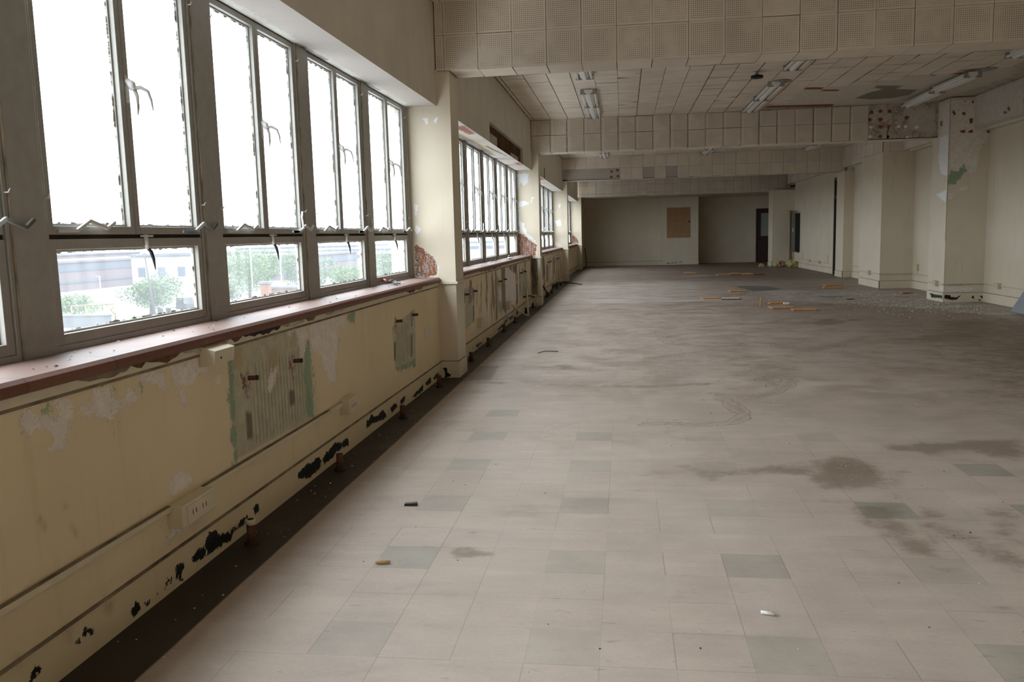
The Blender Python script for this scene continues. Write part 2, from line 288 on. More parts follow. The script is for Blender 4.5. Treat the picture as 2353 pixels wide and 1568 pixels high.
  (7,0.15,0.8,[(4.15,15.32),(4.96,15.68),(5.41,12.65),(5.11,11.96),(5.13,14.21)]),
  (6,0.04,0.9,[(1.69,11.68),(1.73,11.57),(1.87,11.61),(1.89,11.74)]),
  (6,0.04,0.9,[(1.42,11.64),(1.68,11.62),(1.69,11.68),(1.45,11.74)]),
  (6,0.04,0.9,[(2.17,12.4),(2.21,12.31),(2.34,12.66),(2.24,12.63)]),
 ],
 'G': [
  (0,0.1,0.9,[(15.57,3.32),(13.72,3.33),(12.99,3.32),(12.93,2.77),(14.55,2.77),(15.64,2.86)]),
  (5,0.02,1.2,[(13.59,2.88),(13.54,2.91),(13.47,2.87),(13.53,2.84)]),
  (5,0.02,1.2,[(13.48,2.92),(13.43,2.95),(13.36,2.9),(13.42,2.87)]),
 ],
}


def poly_sd(P, poly):
    """signed distance (positive inside) of points P (n,2) to a polygon"""
    n = len(poly)
    d = np.full(len(P), 1e9)
    inside = np.zeros(len(P), bool)
    for i in range(n):
        a = poly[i]; b = poly[(i + 1) % n]
        e = b - a
        wv = P - a
        t = np.clip((wv @ e) / max(e @ e, 1e-12), 0, 1)
        q = wv - t[:, None] * e
        d = np.minimum(d, (q * q).sum(1))
        cond = (a[1] > P[:, 1]) != (b[1] > P[:, 1])
        with np.errstate(divide='ignore', invalid='ignore'):
            xi = (b[0] - a[0]) * (P[:, 1] - a[1]) / (b[1] - a[1]) + a[0]
        inside ^= cond & (P[:, 0] < xi)
    d = np.sqrt(d)
    return np.where(inside, d, -d)

def line_d(P, pts):
    d = np.full(len(P), 1e9)
    for i in range(len(pts) - 1):
        a, b = pts[i], pts[i + 1]
        e = b - a
        wv = P - a
        t = np.clip((wv @ e) / max(e @ e, 1e-12), 0, 1)
        q = wv - t[:, None] * e
        d = np.minimum(d, (q * q).sum(1))
    return np.sqrt(d)

def eval_masks(P, entries):
    out = np.zeros((len(P), 12), np.float32)
    for ch, soft, st, poly in entries:
        poly = np.array(poly, float)
        pad = soft * 2.5
        lo, hi = poly.min(0) - pad, poly.max(0) + pad
        sel = np.where((P[:, 0] > lo[0]) & (P[:, 0] < hi[0]) & (P[:, 1] > lo[1]) & (P[:, 1] < hi[1]))[0]
        if not len(sel):
            continue
        if ch == 9:
            m = np.exp(-(line_d(P[sel], poly) / soft) ** 2)
        else:
            m = np.clip(0.5 + poly_sd(P[sel], poly) / (2 * soft), 0, 1)
        out[sel, ch] = np.maximum(out[sel, ch], m * st)
    return out

# ------------------------------------------------------------------ shader helper
class NM:
    def __init__(s, name, rough=0.8, spec=0.3):
        s.m = bpy.data.materials.new(name)
        s.m.use_nodes = True
        s.t = s.m.node_tree
        s.b = s.t.nodes['Principled BSDF']
        s.b.inputs['Roughness'].default_value = rough
        s.b.inputs['Specular IOR Level'].default_value = spec
        s._obj = None
    def L(s, a, b):
        s.t.links.new(a, b)
    def put(s, sock, v):
        if hasattr(v, 'is_output') or isinstance(v, bpy.types.NodeSocket):
            s.L(v, sock)
        elif isinstance(v, (tuple, list)):
            sock.default_value = tuple(v) + ((1,) if len(v) == 3 and len(sock.default_value) == 4 else ())
        else:
            sock.default_value = v
    def obj(s):
        if s._obj is None:
            s._obj = s.t.nodes.new('ShaderNodeTexCoord').outputs['Object']
        return s._obj
    def gen(s):
        return s.t.nodes.new('ShaderNodeTexCoord').outputs['Generated']
    def math(s, op, a, b=None, c=None):
        n = s.t.nodes.new('ShaderNodeMath'); n.operation = op
        s.put(n.inputs[0], a)
        if b is not None: s.put(n.inputs[1], b)
        if c is not None: s.put(n.inputs[2], c)
        return n.outputs[0]
    def sep(s, v):
        n = s.t.nodes.new('ShaderNodeSeparateXYZ'); s.L(v, n.inputs[0])
        return n.outputs[0], n.outputs[1], n.outputs[2]
    def comb(s, x, y, z):
        n = s.t.nodes.new('ShaderNodeCombineXYZ')
        for i, v in enumerate((x, y, z)): s.put(n.inputs[i], v)
        return n.outputs[0]
    def scale(s, v, k):
        n = s.t.nodes.new('ShaderNodeVectorMath'); n.operation = 'MULTIPLY'
        s.L(v, n.inputs[0]); n.inputs[1].default_value = k
        return n.outputs[0]
    def noise(s, sc, det=4, rough=0.55, vec=None, dist=0.0):
        n = s.t.nodes.new('ShaderNodeTexNoise')
        n.inputs['Scale'].default_value = sc; n.inputs['Detail'].default_value = det
        n.inputs['Roughness'].default_value = rough; n.inputs['Distortion'].default_value = dist
        s.L(vec if vec is not None else s.obj(), n.inputs['Vector'])
        return n.outputs['Fac']
    def white(s, vec):
        n = s.t.nodes.new('ShaderNodeTexWhiteNoise'); n.noise_dimensions = '3D'
        s.L(vec, n.inputs['Vector'])
        return n.outputs['Value']
    def attr(s, name):
        n = s.t.nodes.new('ShaderNodeAttribute'); n.attribute_name = name
        return s.sep(n.outputs['Vector'])
    def step(s, v, lo, hi):
        n = s.t.nodes.new('ShaderNodeMapRange'); n.interpolation_type = 'SMOOTHSTEP'
        s.put(n.inputs['Value'], v)
        n.inputs['From Min'].default_value = lo; n.inputs['From Max'].default_value = hi
        return n.outputs[0]
    def lin(s, v, lo, hi, a=0.0, b=1.0):
        n = s.t.nodes.new('ShaderNodeMapRange')
        s.put(n.inputs['Value'], v)
        n.inputs['From Min'].default_value = lo; n.inputs['From Max'].default_value = hi
        n.inputs['To Min'].default_value = a; n.inputs['To Max'].default_value = b
        return n.outputs[0]
    def mix(s, f, a, b, mode='MIX'):
        n = s.t.nodes.new('ShaderNodeMix'); n.data_type = 'RGBA'; n.blend_type = mode
        s.put(n.inputs[0], f); s.put(n.inputs[6], a); s.put(n.inputs[7], b)
        return n.outputs[2]
    def color(s, v): s.put(s.b.inputs['Base Color'], v)
    def bump(s, h, dist=0.002, strength=1.0):
        n = s.t.nodes.new('ShaderNodeBump'); n.inputs['Distance'].default_value = dist
        n.inputs['Strength'].default_value = strength
        s.L(h, n.inputs['Height']); s.L(n.outputs[0], s.b.inputs['Normal'])

MAT = {}
def simple(name, col, rough=0.7, spec=0.3, var=0.12, sc=12.0, metal=0.0, bump=0.0):
    m = NM(name, rough, spec)
    n1 = m.noise(sc, 5)
    f = m.lin(n1, 0.3, 0.7, 1 - var, 1 + var)
    m.color(m.mix(1.0, tuple(col), m.comb(f, f, f), 'MULTIPLY'))
    m.b.inputs['Metallic'].default_value = metal
    if bump: m.bump(n1, bump)
    MAT[name] = m.m
    return m.m

def worn_paint(name, base, ghost=(0.36, 0.345, 0.25), plaster=(0.80, 0.73, 0.66), white=(0.80, 0.80, 0.80), mott=0.0):
    """old paint over plaster: peeled plaster, older green coat, dirt, ghost marks, rust, black mastic, ochre, white flakes"""
    m = NM(name, 0.62, 0.25)
    a0, a1, a2 = m.attr('wa'); b0, b1, b2 = m.attr('wb'); c0, c1, c2 = m.attr('wc')
    nz = m.noise(17, 6, 0.66)
    nf = m.noise(65, 5, 0.7)
    nl = m.noise(1.6, 4)
    nn = m.math('ADD', m.math('MULTIPLY', m.math('SUBTRACT', nz, 0.5), 1.5), m.math('MULTIPLY', m.math('SUBTRACT', nf, 0.5), 0.9))
    def crisp(v, w=0.05):
        on = m.math('ADD', v, m.math('MULTIPLY', nn, m.step(v, 0.02, 0.35)))
        return m.step(on, 0.5 - w, 0.5 + w)
    v = m.lin(nl, 0.3, 0.7, 0.95, 1.05)
    col = m.mix(1.0, base, m.comb(v, v, m.lin(nl, 0.3, 0.7, 0.92, 1.06)), 'MULTIPLY')
    if mott:
        mb_ = m.noise(9, 6, 0.7, dist=0.8)
        col = m.mix(m.math('MULTIPLY', m.step(mb_, 0.47, 0.58), 0.8), col, (0.27, 0.19, 0.125))
        col = m.mix(m.math('MULTIPLY', m.step(m.noise(14, 6, 0.7, dist=1.0), 0.54, 0.62), 0.7), col, (0.60, 0.56, 0.50))
    # grime that gathers in thin runs down the wall
    x, y, z = m.sep(m.obj())
    runs = m.noise(1.0, 5, 0.6, m.comb(m.math('MULTIPLY', x, 14), m.math('MULTIPLY', y, 14), m.math('MULTIPLY', z, 1.3)))
    col = m.mix(m.math('MULTIPLY', m.step(runs, 0.55, 0.75), 0.16), col, (0.30, 0.23, 0.14))
    # water has run down and lifted the paint in tall strips: brown scratch coat and grey plaster
    d0, d1, d2 = m.attr('wd')
    r1 = m.noise(1.0, 6, 0.62, m.comb(m.math('MULTIPLY', x, 7), m.math('MULTIPLY', y, 5.5), m.math('MULTIPLY', z, 0.9)), dist=0.3)
    r2 = m.noise(1.0, 6, 0.62, m.comb(m.math('MULTIPLY', x, 9), m.math('ADD', m.math('MULTIPLY', y, 8.0), 40.0), m.math('MULTIPLY', z, 1.2)), dist=0.3)
    s1 = m.step(m.math('ADD', r1, m.math('MULTIPLY', m.math('SUBTRACT', d1, 1.0), 0.22)), 0.49, 0.51)
    s2 = m.step(m.math('ADD', r2, m.math('MULTIPLY', m.math('SUBTRACT', d1, 1.0), 0.22)), 0.53, 0.55)
    on = m.math('GREATER_THAN', d1, 0.05)
    col = m.mix(m.math('MULTIPLY', m.math('MULTIPLY', s1, on), 0.88), col, (0.19, 0.135, 0.085))
    col = m.mix(m.math('MULTIPLY', m.math('MULTIPLY', s2, on), 0.8), col, plaster)
    # ghost of a removed radiator
    gcol = m.mix(m.step(nz, 0.35, 0.65), ghost, tuple(c * 1.35 for c in ghost))
    col = m.mix(m.math('MULTIPLY', m.step(b0, 0.3, 0.7), 0.85), col, gcol)
    st = m.step(m.math('SINE', m.math('MULTIPLY', y, 2 * math.pi / 0.0385)), -0.3, 0.9)
    col = m.mix(m.math('MULTIPLY', m.math('MULTIPLY', st, m.step(b1, 0.3, 0.8)), 0.40), col, (0.15, 0.135, 0.09))
    col = m.mix(m.math('MULTIPLY', crisp(c1), 0.75), col, (0.42, 0.32, 0.18))
    gr = crisp(a1, 0.12)
    col = m.mix(m.math('MULTIPLY', gr, 0.85), col, (0.20, 0.30, 0.20))
    pl = crisp(a0)
    col = m.mix(m.math('MULTIPLY', pl, 0.92), col, m.mix(m.step(nz, 0.4, 0.62), plaster, tuple(c * 0.86 for c in plaster)))
    col = m.mix(m.math('MULTIPLY', m.math('MULTIPLY', pl, m.step(nf, 0.60, 0.66)), 0.6), col, (0.22, 0.30, 0.20))
    wh = crisp(c2)
    col = m.mix(wh, col, white)
    # rusty lath showing through: vertical ribs
    ru = crisp(b2, 0.08)
    rib = m.noise(1.0, 5, 0.7, m.comb(m.math('MULTIPLY', x, 40), m.math('MULTIPLY', y, 40), m.math('MULTIPLY', z, 7)))
    rcol = m.mix(m.step(rib, 0.42, 0.60), (0.26, 0.085, 0.03), m.mix(m.step(nf, 0.45, 0.6), (0.50, 0.44, 0.40), (0.045, 0.02, 0.012)))
    col = m.mix(ru, col, m.mix(m.math('GREATER_THAN', b2, 1.05), rcol, (0.21, 0.045, 0.02)))
    col = m.mix(m.math('MULTIPLY', m.step(m.math('ADD', a2, m.math('MULTIPLY', nn, m.math('MULTIPLY', a2, 0.6))), 0.2, 0.8), 0.78), col, (0.085, 0.065, 0.042))
    bk = crisp(c0)
    col = m.mix(bk, col, (0.012, 0.014, 0.012))
    m.color(col)
    h = m.math('SUBTRACT', m.math('MULTIPLY', nz, 0.15), m.math('ADD', m.math('ADD', pl, wh), m.math('ADD', bk, ru)))
    m.bump(h, 0.0015, 0.7)
    MAT[name] = m.m
    return m.m

CREAM = (0.65, 0.58, 0.462)
worn_paint('cream_paint', CREAM)
worn_paint('cream_warm_bounce', (0.70, 0.585, 0.385))  # yellower copy of the cream: warm bounce light put into the colour
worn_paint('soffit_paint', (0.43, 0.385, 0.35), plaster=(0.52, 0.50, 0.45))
worn_paint('old_plaster', (0.47, 0.42, 0.35), ghost=(0.56, 0.50, 0.42), plaster=(0.60, 0.55, 0.48), mott=1.0)

# acoustic tiles: perforated face, slight tone change from tile to tile
def tile_mat(name, ua, va, pu, pv, ou, ov, dots, base=(0.68, 0.605, 0.51)):
    m = NM(name, 0.85, 0.12)
    p = m.sep(m.obj())
    u = m.math('DIVIDE', m.math('SUBTRACT', p[ua], ou), pu)
    v = m.math('DIVIDE', m.math('SUBTRACT', p[va], ov), pv)
    cell = m.comb(m.math('FLOOR', u), m.math('FLOOR', v), 3.0)
    r = m.white(cell)
    f = m.lin(r, 0, 1, 0.93, 1.04)
    nz = m.noise(2.2, 4)
    g = m.math('MULTIPLY', f, m.lin(nz, 0.3, 0.7, 0.93, 1.06))
    col = m.mix(1.0, base, m.comb(g, g, g), 'MULTIPLY')
    blot = m.noise(7, 5, 0.7)
    col = m.mix(m.math('MULTIPLY', m.step(blot, 0.66, 0.76), 0.25), col, (0.25, 0.19, 0.12))
    if dots:
        fu = m.math('FRACT', u); fv = m.math('FRACT', v)
        du = m.math('SUBTRACT', m.math('FRACT', m.math('MULTIPLY', fu, 18.0)), 0.5)
        dv = m.math('SUBTRACT', m.math('FRACT', m.math('MULTIPLY', fv, 18.0)), 0.5)
        d = m.math('SQRT', m.math('ADD', m.math('MULTIPLY', du, du), m.math('MULTIPLY', dv, dv)))
        hole = m.math('SUBTRACT', 1.0, m.step(d, 0.16, 0.30))
        eu = m.math('MINIMUM', fu, m.math('SUBTRACT', 1.0, fu)); ev = m.math('MINIMUM', fv, m.math('SUBTRACT', 1.0, fv))
        inn = m.math('GREATER_THAN', m.math('MINIMUM', eu, ev), 0.055)
        fade = m.step(m.noise(4.5, 3), 0.30, 0.55)
        col = m.mix(m.math('MULTIPLY', m.math('MULTIPLY', hole, inn), m.math('MULTIPLY', fade, dots)), col, (0.10, 0.085, 0.06))
    m.color(col)
    MAT[name] = m.m
    return m.m
tile_mat('tile_beam', 0, 2, 0.297, 0.295, -0.938, 2.703, 0.85)
tile_mat('tile_beam_far', 0, 2, 0.2985, 0.295, -0.382, 2.685, 0.28)
tile_mat('tile_ceiling', 0, 1, 0.297, 0.297, -0.955, 0.0, 0.18)
tile_mat('tile_girder', 1, 2, 0.297, 0.295, 0.1, 2.69, 0.25)

simple('gap_dark', (0.035, 0.022, 0.014), 0.9)
simple('wood_raw', (0.40, 0.30, 0.19), 0.75)
simple('header_paint', (0.62, 0.57, 0.48), 0.75, var=0.06, sc=3)
simple('raceway_paint', (0.60, 0.53, 0.385), 0.5, 0.35, var=0.06)
simple('grime_line', (0.20, 0.155, 0.105), 0.9, var=0.5, sc=7)
simple('window_steel', (0.33, 0.32, 0.29), 0.42, 0.45, var=0.06, sc=20)
simple('window_putty', (0.40, 0.37, 0.32), 0.7, var=0.2, sc=40)
simple('white_metal', (0.62, 0.63, 0.62), 0.4, 0.5, var=0.05)
simple('rust', (0.10, 0.045, 0.028), 0.8, var=0.4, sc=60, bump=0.001)
simple('rust_dark', (0.035, 0.022, 0.018), 0.8, var=0.4, sc=60)
simple('black_iron', (0.02, 0.02, 0.021), 0.5, var=0.3)
simple('door_brown', (0.055, 0.028, 0.028), 0.45, 0.4, var=0.1)
simple('lamp_white', (0.74, 0.73, 0.70), 0.35, 0.5, var=0.04)
simple('lamp_grey', (0.30, 0.28, 0.25), 0.6, var=0.15)
simple('cork', (0.36, 0.215, 0.125), 0.85, var=0.12, sc=5)
simple('panel_green', (0.105, 0.11, 0.085), 0.5, 0.4, var=0.08)
simple('copper', (0.36, 0.13, 0.05), 0.45, 0.5, metal=0.3)
simple('insulation_yellow', (0.46, 0.43, 0.19), 0.95, var=0.25, sc=30)
simple('insulation_pink', (0.40, 0.22, 0.16), 0.95, var=0.25, sc=30)
simple('board_grey', (0.27, 0.29, 0.31), 0.6, var=0.05)
simple('tile_back_orange', (0.44, 0.19, 0.07), 0.85, var=0.25, sc=25)
simple('tile_back_tan', (0.52, 0.33, 0.17), 0.85, var=0.18, sc=18)
simple('tile_edge_dark', (0.16, 0.05, 0.025), 0.85, var=0.25)
simple('chip_white', (0.72, 0.71, 0.68), 0.8)
simple('tool_red', (0.30, 0.05, 0.045), 0.4, 0.5)
simple('tool_steel', (0.14, 0.13, 0.125), 0.4, 0.5, metal=0.4)
simple('lath_wood', (0.13, 0.065, 0.03), 0.9, var=0.45, sc=45)
simple('brick_orange', (0.11, 0.05, 0.03), 0.85, var=0.2, sc=9)
simple('ext_white', (0.17, 0.17, 0.172), 0.8, var=0.04, sc=0.4)
simple('ext_pink', (0.068, 0.048, 0.052), 0.8, var=0.08, sc=0.5)
simple('ext_dark', (0.03, 0.038, 0.055), 0.6, var=0.1, sc=0.5)
simple('ext_roof', (0.06, 0.062, 0.07), 0.85, var=0.06, sc=0.2)
simple('ext_ground', (0.075, 0.074, 0.074), 0.9, var=0.10, sc=0.06)
simple('ext_grass', (0.038, 0.055, 0.018), 0.95, var=0.2, sc=0.5)
simple('ext_pole', (0.035, 0.03, 0.032), 0.8)
simple('ext_yellow', (0.11, 0.075, 0.025), 0.6)
simple('ext_blue', (0.025, 0.04, 0.10), 0.7)
simple('ext_truck', (0.03, 0.028, 0.035), 0.5)
simple('leaf_green', (0.030, 0.058, 0.012), 0.7, var=0.35, sc=0.9)
simple('leaf_pale', (0.052, 0.085, 0.022), 0.7, var=0.35, sc=0.9)

# terracotta sill: fired tiles, pale dust lying on the flat
m = NM('terracotta', 0.55, 0.35)
x, y, z = m.sep(m.obj())
ty = m.math('FRACT', m.math('DIVIDE', m.math('SUBTRACT', y, 2.511), 0.4115))
joint = m.math('LESS_THAN', m.math('MINIMUM', ty, m.math('SUBTRACT', 1.0, ty)), 0.008)
r = m.white(m.comb(m.math('FLOOR', m.math('DIVIDE', m.math('SUBTRACT', y, 2.511), 0.4115)), 1.0, 1.0))
nz = m.noise(30, 6, 0.65)
base = m.mix(m.lin(r, 0, 1), (0.15, 0.055, 0.032), (0.19, 0.072, 0.042))
base = m.mix(m.step(nz, 0.5, 0.75), base, (0.14, 0.06, 0.04))
geo = m.t.nodes.new('ShaderNodeNewGeometry')
nx, ny, nzz = m.sep(geo.outputs['Normal'])
dust = m.math('MULTIPLY', m.step(nzz, 0.55, 0.98), m.lin(m.noise(6, 5), 0.3, 0.7, 0.45, 0.8))
base = m.mix(dust, base, (0.19, 0.145, 0.13))
base = m.mix(m.math('MULTIPLY', m.step(m.noise(45, 5, 0.7), 0.66, 0.72), 0.7), base, (0.10, 0.07, 0.06))
base = m.mix(m.math('MULTIPLY', joint, 0.7), base, (0.08, 0.05, 0.04))
m.color(base)
m.bump(nz, 0.0008)
MAT['terracotta'] = m.m

# floor tiles
m = NM('floor_tiles', 0.5, 0.35)
x, y, z = m.sep(m.obj())
a0, a1, a2 = m.attr('wa'); b0, b1, b2 = m.attr('wb')
PX, PY = 0.2252, 0.2285
u = m.math('DIVIDE', m.math('SUBTRACT', x, -0.309), PX); v = m.math('DIVIDE', m.math('SUBTRACT', y, 2.357), PY)
fu = m.math('FLOOR', u); fv = m.math('FLOOR', v)
uu = m.math('FRACT', u); vv = m.math('FRACT', v)
cell = m.comb(fu, fv, 0.0)
r = m.white(cell); rb = m.white(m.comb(fu, fv, 7.0)); rc = m.white(m.comb(fu, fv, 17.0))
nl = m.noise(0.8, 5, 0.6); nm_ = m.noise(5, 6, 0.65); nf = m.noise(60, 5, 0.65)
streak = m.noise(1.0, 6, 0.65, m.scale(m.obj(), (2.2, 9.0, 1.0)))
col = m.mix(m.lin(nl, 0.3, 0.7), (0.445, 0.37, 0.31), (0.53, 0.455, 0.39))
f = m.math('MULTIPLY', m.lin(r, 0, 1, 0.965, 1.035), m.lin(nm_, 0.3, 0.7, 0.93, 1.07))
f = m.math('MULTIPLY', f, m.lin(streak, 0.3, 0.7, 0.92, 1.07))
f = m.math('MULTIPLY', f, m.lin(nf, 0.3, 0.7, 0.95, 1.05))
col = m.mix(1.0, col, m.comb(f, f, f), 'MULTIPLY')
# every third tile each way is grey green
gu = m.math('LESS_THAN', m.math('FLOORED_MODULO', fu, 3.0), 0.5); gv = m.math('LESS_THAN', m.math('FLOORED_MODULO', fv, 3.0), 0.5)
gk = m.math('MULTIPLY', m.math('MULTIPLY', gu, gv), m.lin(rb, 0.0, 1.0, 0.2, 1.0))
gk = m.math('MULTIPLY', gk, m.math('MAXIMUM', m.math('SUBTRACT', 1.0, m.math('MULTIPLY', m.step(y, 4.6, 6.2), 0.82)), m.math('MULTIPLY', m.math('LESS_THAN', x, -0.7), 0.7)))
col = m.mix(m.math('MULTIPLY', gk, 0.85), col, m.mix(m.step(nm_, 0.35, 0.65), (0.275, 0.268, 0.218), (0.345, 0.335, 0.285)))
# joints
eu = m.math('MINIMUM', uu, m.math('SUBTRACT', 1.0, uu)); ev = m.math('MINIMUM', vv, m.math('SUBTRACT', 1.0, vv))
ju = m.math('SUBTRACT', 1.0, m.step(eu, 0.003, 0.012)); jv = m.math('SUBTRACT', 1.0, m.step(ev, 0.003, 0.012))
hu = m.white(m.comb(m.math('FLOOR', m.math('ADD', u, 0.5)), fv, 31.0)); hv = m.white(m.comb(fu, m.math('FLOOR', m.math('ADD', v, 0.5)), 41.0))
j = m.math('MAXIMUM', m.math('MULTIPLY', ju, m.lin(hu, 0, 1, -0.1, 0.5)), m.math('MULTIPLY', jv, m.lin(hv, 0, 1, -0.1, 0.45)))
j = m.math('MAXIMUM', m.math('MULTIPLY', j, m.math('SUBTRACT', 1.0, m.math('MULTIPLY', m.step(y, 4.0, 7.0), 0.75))), 0.0)
col = m.mix(j, col, (0.13, 0.10, 0.08))
# scuffs
sc1 = m.noise(1.0, 3, 0.6, m.scale(m.obj(), (7.0, 30.0, 1.0)))
col = m.mix(m.math('MULTIPLY', m.step(sc1, 0.64, 0.74), 0.4), col, (0.17, 0.14, 0.13))
sc2 = m.noise(1.0, 4, 0.7, m.scale(m.obj(), (26.0, 9.0, 1.0)))
col = m.mix(m.math('MULTIPLY', m.step(sc2, 0.62, 0.76), 0.35), col, (0.56, 0.52, 0.49))
# brown water stains with darker edges
nn = m.math('MULTIPLY', m.math('SUBTRACT', m.noise(5.0, 7, 0.7), 0.5), 1.5)
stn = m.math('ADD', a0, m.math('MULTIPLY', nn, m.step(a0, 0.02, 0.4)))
# mottled ground-in brown dirt; then broad browner tones toward the right and far end
reg = m.math('MULTIPLY', m.step(y, 4.6, 8.0), m.step(m.math('ADD', x, m.math('MULTIPLY', nl, 1.5)), -1.2, 0.6))
m1_ = m.noise(1.9, 8, 0.70, dist=0.35)
col = m.mix(m.math('MULTIPLY', m.math('MULTIPLY', m.step(m1_, 0.42, 0.62), reg), 0.42), col, (0.20, 0.14, 0.10))
col = m.mix(m.math('MULTIPLY', m.step(m.math('ADD', x, m.math('MULTIPLY', m.math('SUBTRACT', y, 6.0), 0.05)), 1.6, 4.6), 0.58), col, (0.19, 0.145, 0.105))  # smoothly browner toward the right side
m2_ = m.noise(1.0, 7, 0.68, m.scale(m.obj(), (0.35, 1.5, 1.0)), dist=0.4)
col = m.mix(m.math('MULTIPLY', m.math('MULTIPLY', m.step(m2_, 0.48, 0.60), m.step(y, 11.0, 15.0)), 0.36), col, (0.20, 0.15, 0.11))
col = m.mix(m.math('MULTIPLY', m.step(m.math('ADD', y, m.math('MULTIPLY', nl, 3.0)), 22.0, 25.0), 0.6), col, (0.15, 0.11, 0.085))  # darker brown toward the far end
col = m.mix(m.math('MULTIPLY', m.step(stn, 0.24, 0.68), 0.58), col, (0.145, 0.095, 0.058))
ring = m.math('ADD', a1, m.math('MULTIPLY', m.math('MULTIPLY', m.math('SUBTRACT', m.noise(3.2, 6, 0.7), 0.5), 3.0), m.step(a1, 0.02, 0.6)))
rl = m.math('ABSOLUTE', m.math('SUBTRACT', ring, 0.45))
rk = m.math('MAXIMUM', m.math('MULTIPLY', m.math('SUBTRACT', 1.0, m.step(rl, 0.0, 0.16)), m.step(a1, 0.05, 0.3)), m.math('MULTIPLY', m.step(ring, 0.45, 1.1), 0.7))
col = m.mix(m.math('MULTIPLY', rk, 0.5), col, (0.17, 0.11, 0.07))
# tangled faint tide marks all over the middle of the floor
tide = m.math('ABSOLUTE', m.math('SUBTRACT', m.noise(1.1, 7, 0.6, dist=0.6), 0.5))
tk = m.math('MULTIPLY', m.math('SUBTRACT', 1.0, m.step(tide, 0.0, 0.022)), m.step(m.noise(0.35, 2), 0.42, 0.6))
col = m.mix(m.math('MULTIPLY', m.math('MULTIPLY', tk, m.step(y, 3.6, 6.5)), 0.3), col, (0.19, 0.125, 0.08))
blo = m.noise(1.3, 7, 0.66, m.scale(m.obj(), (0.8, 1.4, 1.0)), dist=0.5)
col = m.mix(m.math('MULTIPLY', m.step(blo, 0.55, 0.72), 0.35), col, (0.23, 0.165, 0.12))
# grey bare screed, white plaster dust
col = m.mix(m.math('MULTIPLY', m.step(m.math('ADD', a2, 0.0), 0.35, 0.65), 0.9), col, (0.085, 0.085, 0.078))
dz = m.math('MULTIPLY', m.step(y, 14.0, 17.5), m.math('SUBTRACT', 1.0, m.step(y, 20.5, 24.0)))
b0 = m.math('MAXIMUM', m.math('MULTIPLY', b0, 0.8), m.math('MULTIPLY', dz, 0.44))
dn = m.math('ADD', b0, m.math('MULTIPLY', m.math('SUBTRACT', m.noise(1.0, 7, 0.72, m.scale(m.obj(), (1.1, 3.2, 1.0))), 0.5), m.math('MULTIPLY', b0, 5.0)))
col = m.mix(m.math('MULTIPLY', m.step(dn, 0.2, 1.2), 0.6), col, (0.62, 0.62, 0.62))
# strip along the window wall where the tiles end: black mastic
sy = m.math('ADD', x, m.math('MULTIPLY', m.math('SUBTRACT', m.noise(3.0, 4), 0.5), 0.012))
mast = m.math('SUBTRACT', 1.0, m.step(sy, -1.437, -1.425))
mcol = m.mix(m.step(nm_, 0.4, 0.65), (0.016, 0.012, 0.008), (0.038, 0.028, 0.020))
mcol = m.mix(m.math('MULTIPLY', m.step(m.noise(55, 4, 0.7), 0.68, 0.75), 0.7), mcol, (0.3, 0.27, 0.23))
mcol_ = mcol
mb = m.math('SUBTRACT', 1.0, m.step(m.math('SUBTRACT', x, m.math('MULTIPLY', nm_, 0.35)), -1.50, -1.22))
col = m.mix(m.math('MULTIPLY', mb, 0.35), col, (0.10, 0.06, 0.04))
col = m.mix(mast, col, mcol_)
m.color(col)
m.put(m.b.inputs['Roughness'], m.lin(nm_, 0.3, 0.7, 0.42, 0.60))
m.bump(m.math('ADD', m.math('MULTIPLY', nf, 0.4), m.math('MULTIPLY', j, -1.0)), 0.0006, 0.6)
MAT['floor_tiles'] = m.m

# glass: thin panes, clear above, filmed with grime in the lower lights
def glass_mat(name, haze, tint=(1, 1, 1)):
    m = NM(name)
    t = m.t
    t.nodes.remove(m.b)
    out = [n for n in t.nodes if n.type == 'OUTPUT_MATERIAL'][0]
    tr = t.nodes.new('ShaderNodeBsdfTransparent'); tr.inputs[0].default_value = tuple(tint) + (1,)
    gl = t.nodes.new('ShaderNodeBsdfGlossy'); gl.inputs['Roughness'].default_value = 0.03
    tl = t.nodes.new('ShaderNodeBsdfTranslucent'); tl.inputs[0].default_value = (0.82, 0.86, 0.90, 1)
    df = t.nodes.new('ShaderNodeBsdfDiffuse'); df.inputs[0].default_value = (0.34, 0.28, 0.22, 1)
    m1 = t.nodes.new('ShaderNodeMixShader'); m1.inputs[0].default_value = 0.06
    t.links.new(tr.outputs[0], m1.inputs[1]); t.links.new(gl.outputs[0], m1.inputs[2])
    x, y, z = m.sep(m.obj())
    drips = m.noise(1.0, 4, 0.6, m.comb(x, m.math('MULTIPLY', y, 9.0), m.math('MULTIPLY', z, 1.6)))
    h = m.math('MULTIPLY', m.lin(drips, 0.3, 0.7, 0.75, 1.35), haze)
    m2 = t.nodes.new('ShaderNodeMixShader'); t.links.new(h, m2.inputs[0])
    t.links.new(m1.outputs[0], m2.inputs[1]); t.links.new(tl.outputs[0], m2.inputs[2])
    # ragged putty and flaking paint round the edge
    gx, gy, gz = m.sep(m.gen())
    return m, gy, gz, m2, df, out
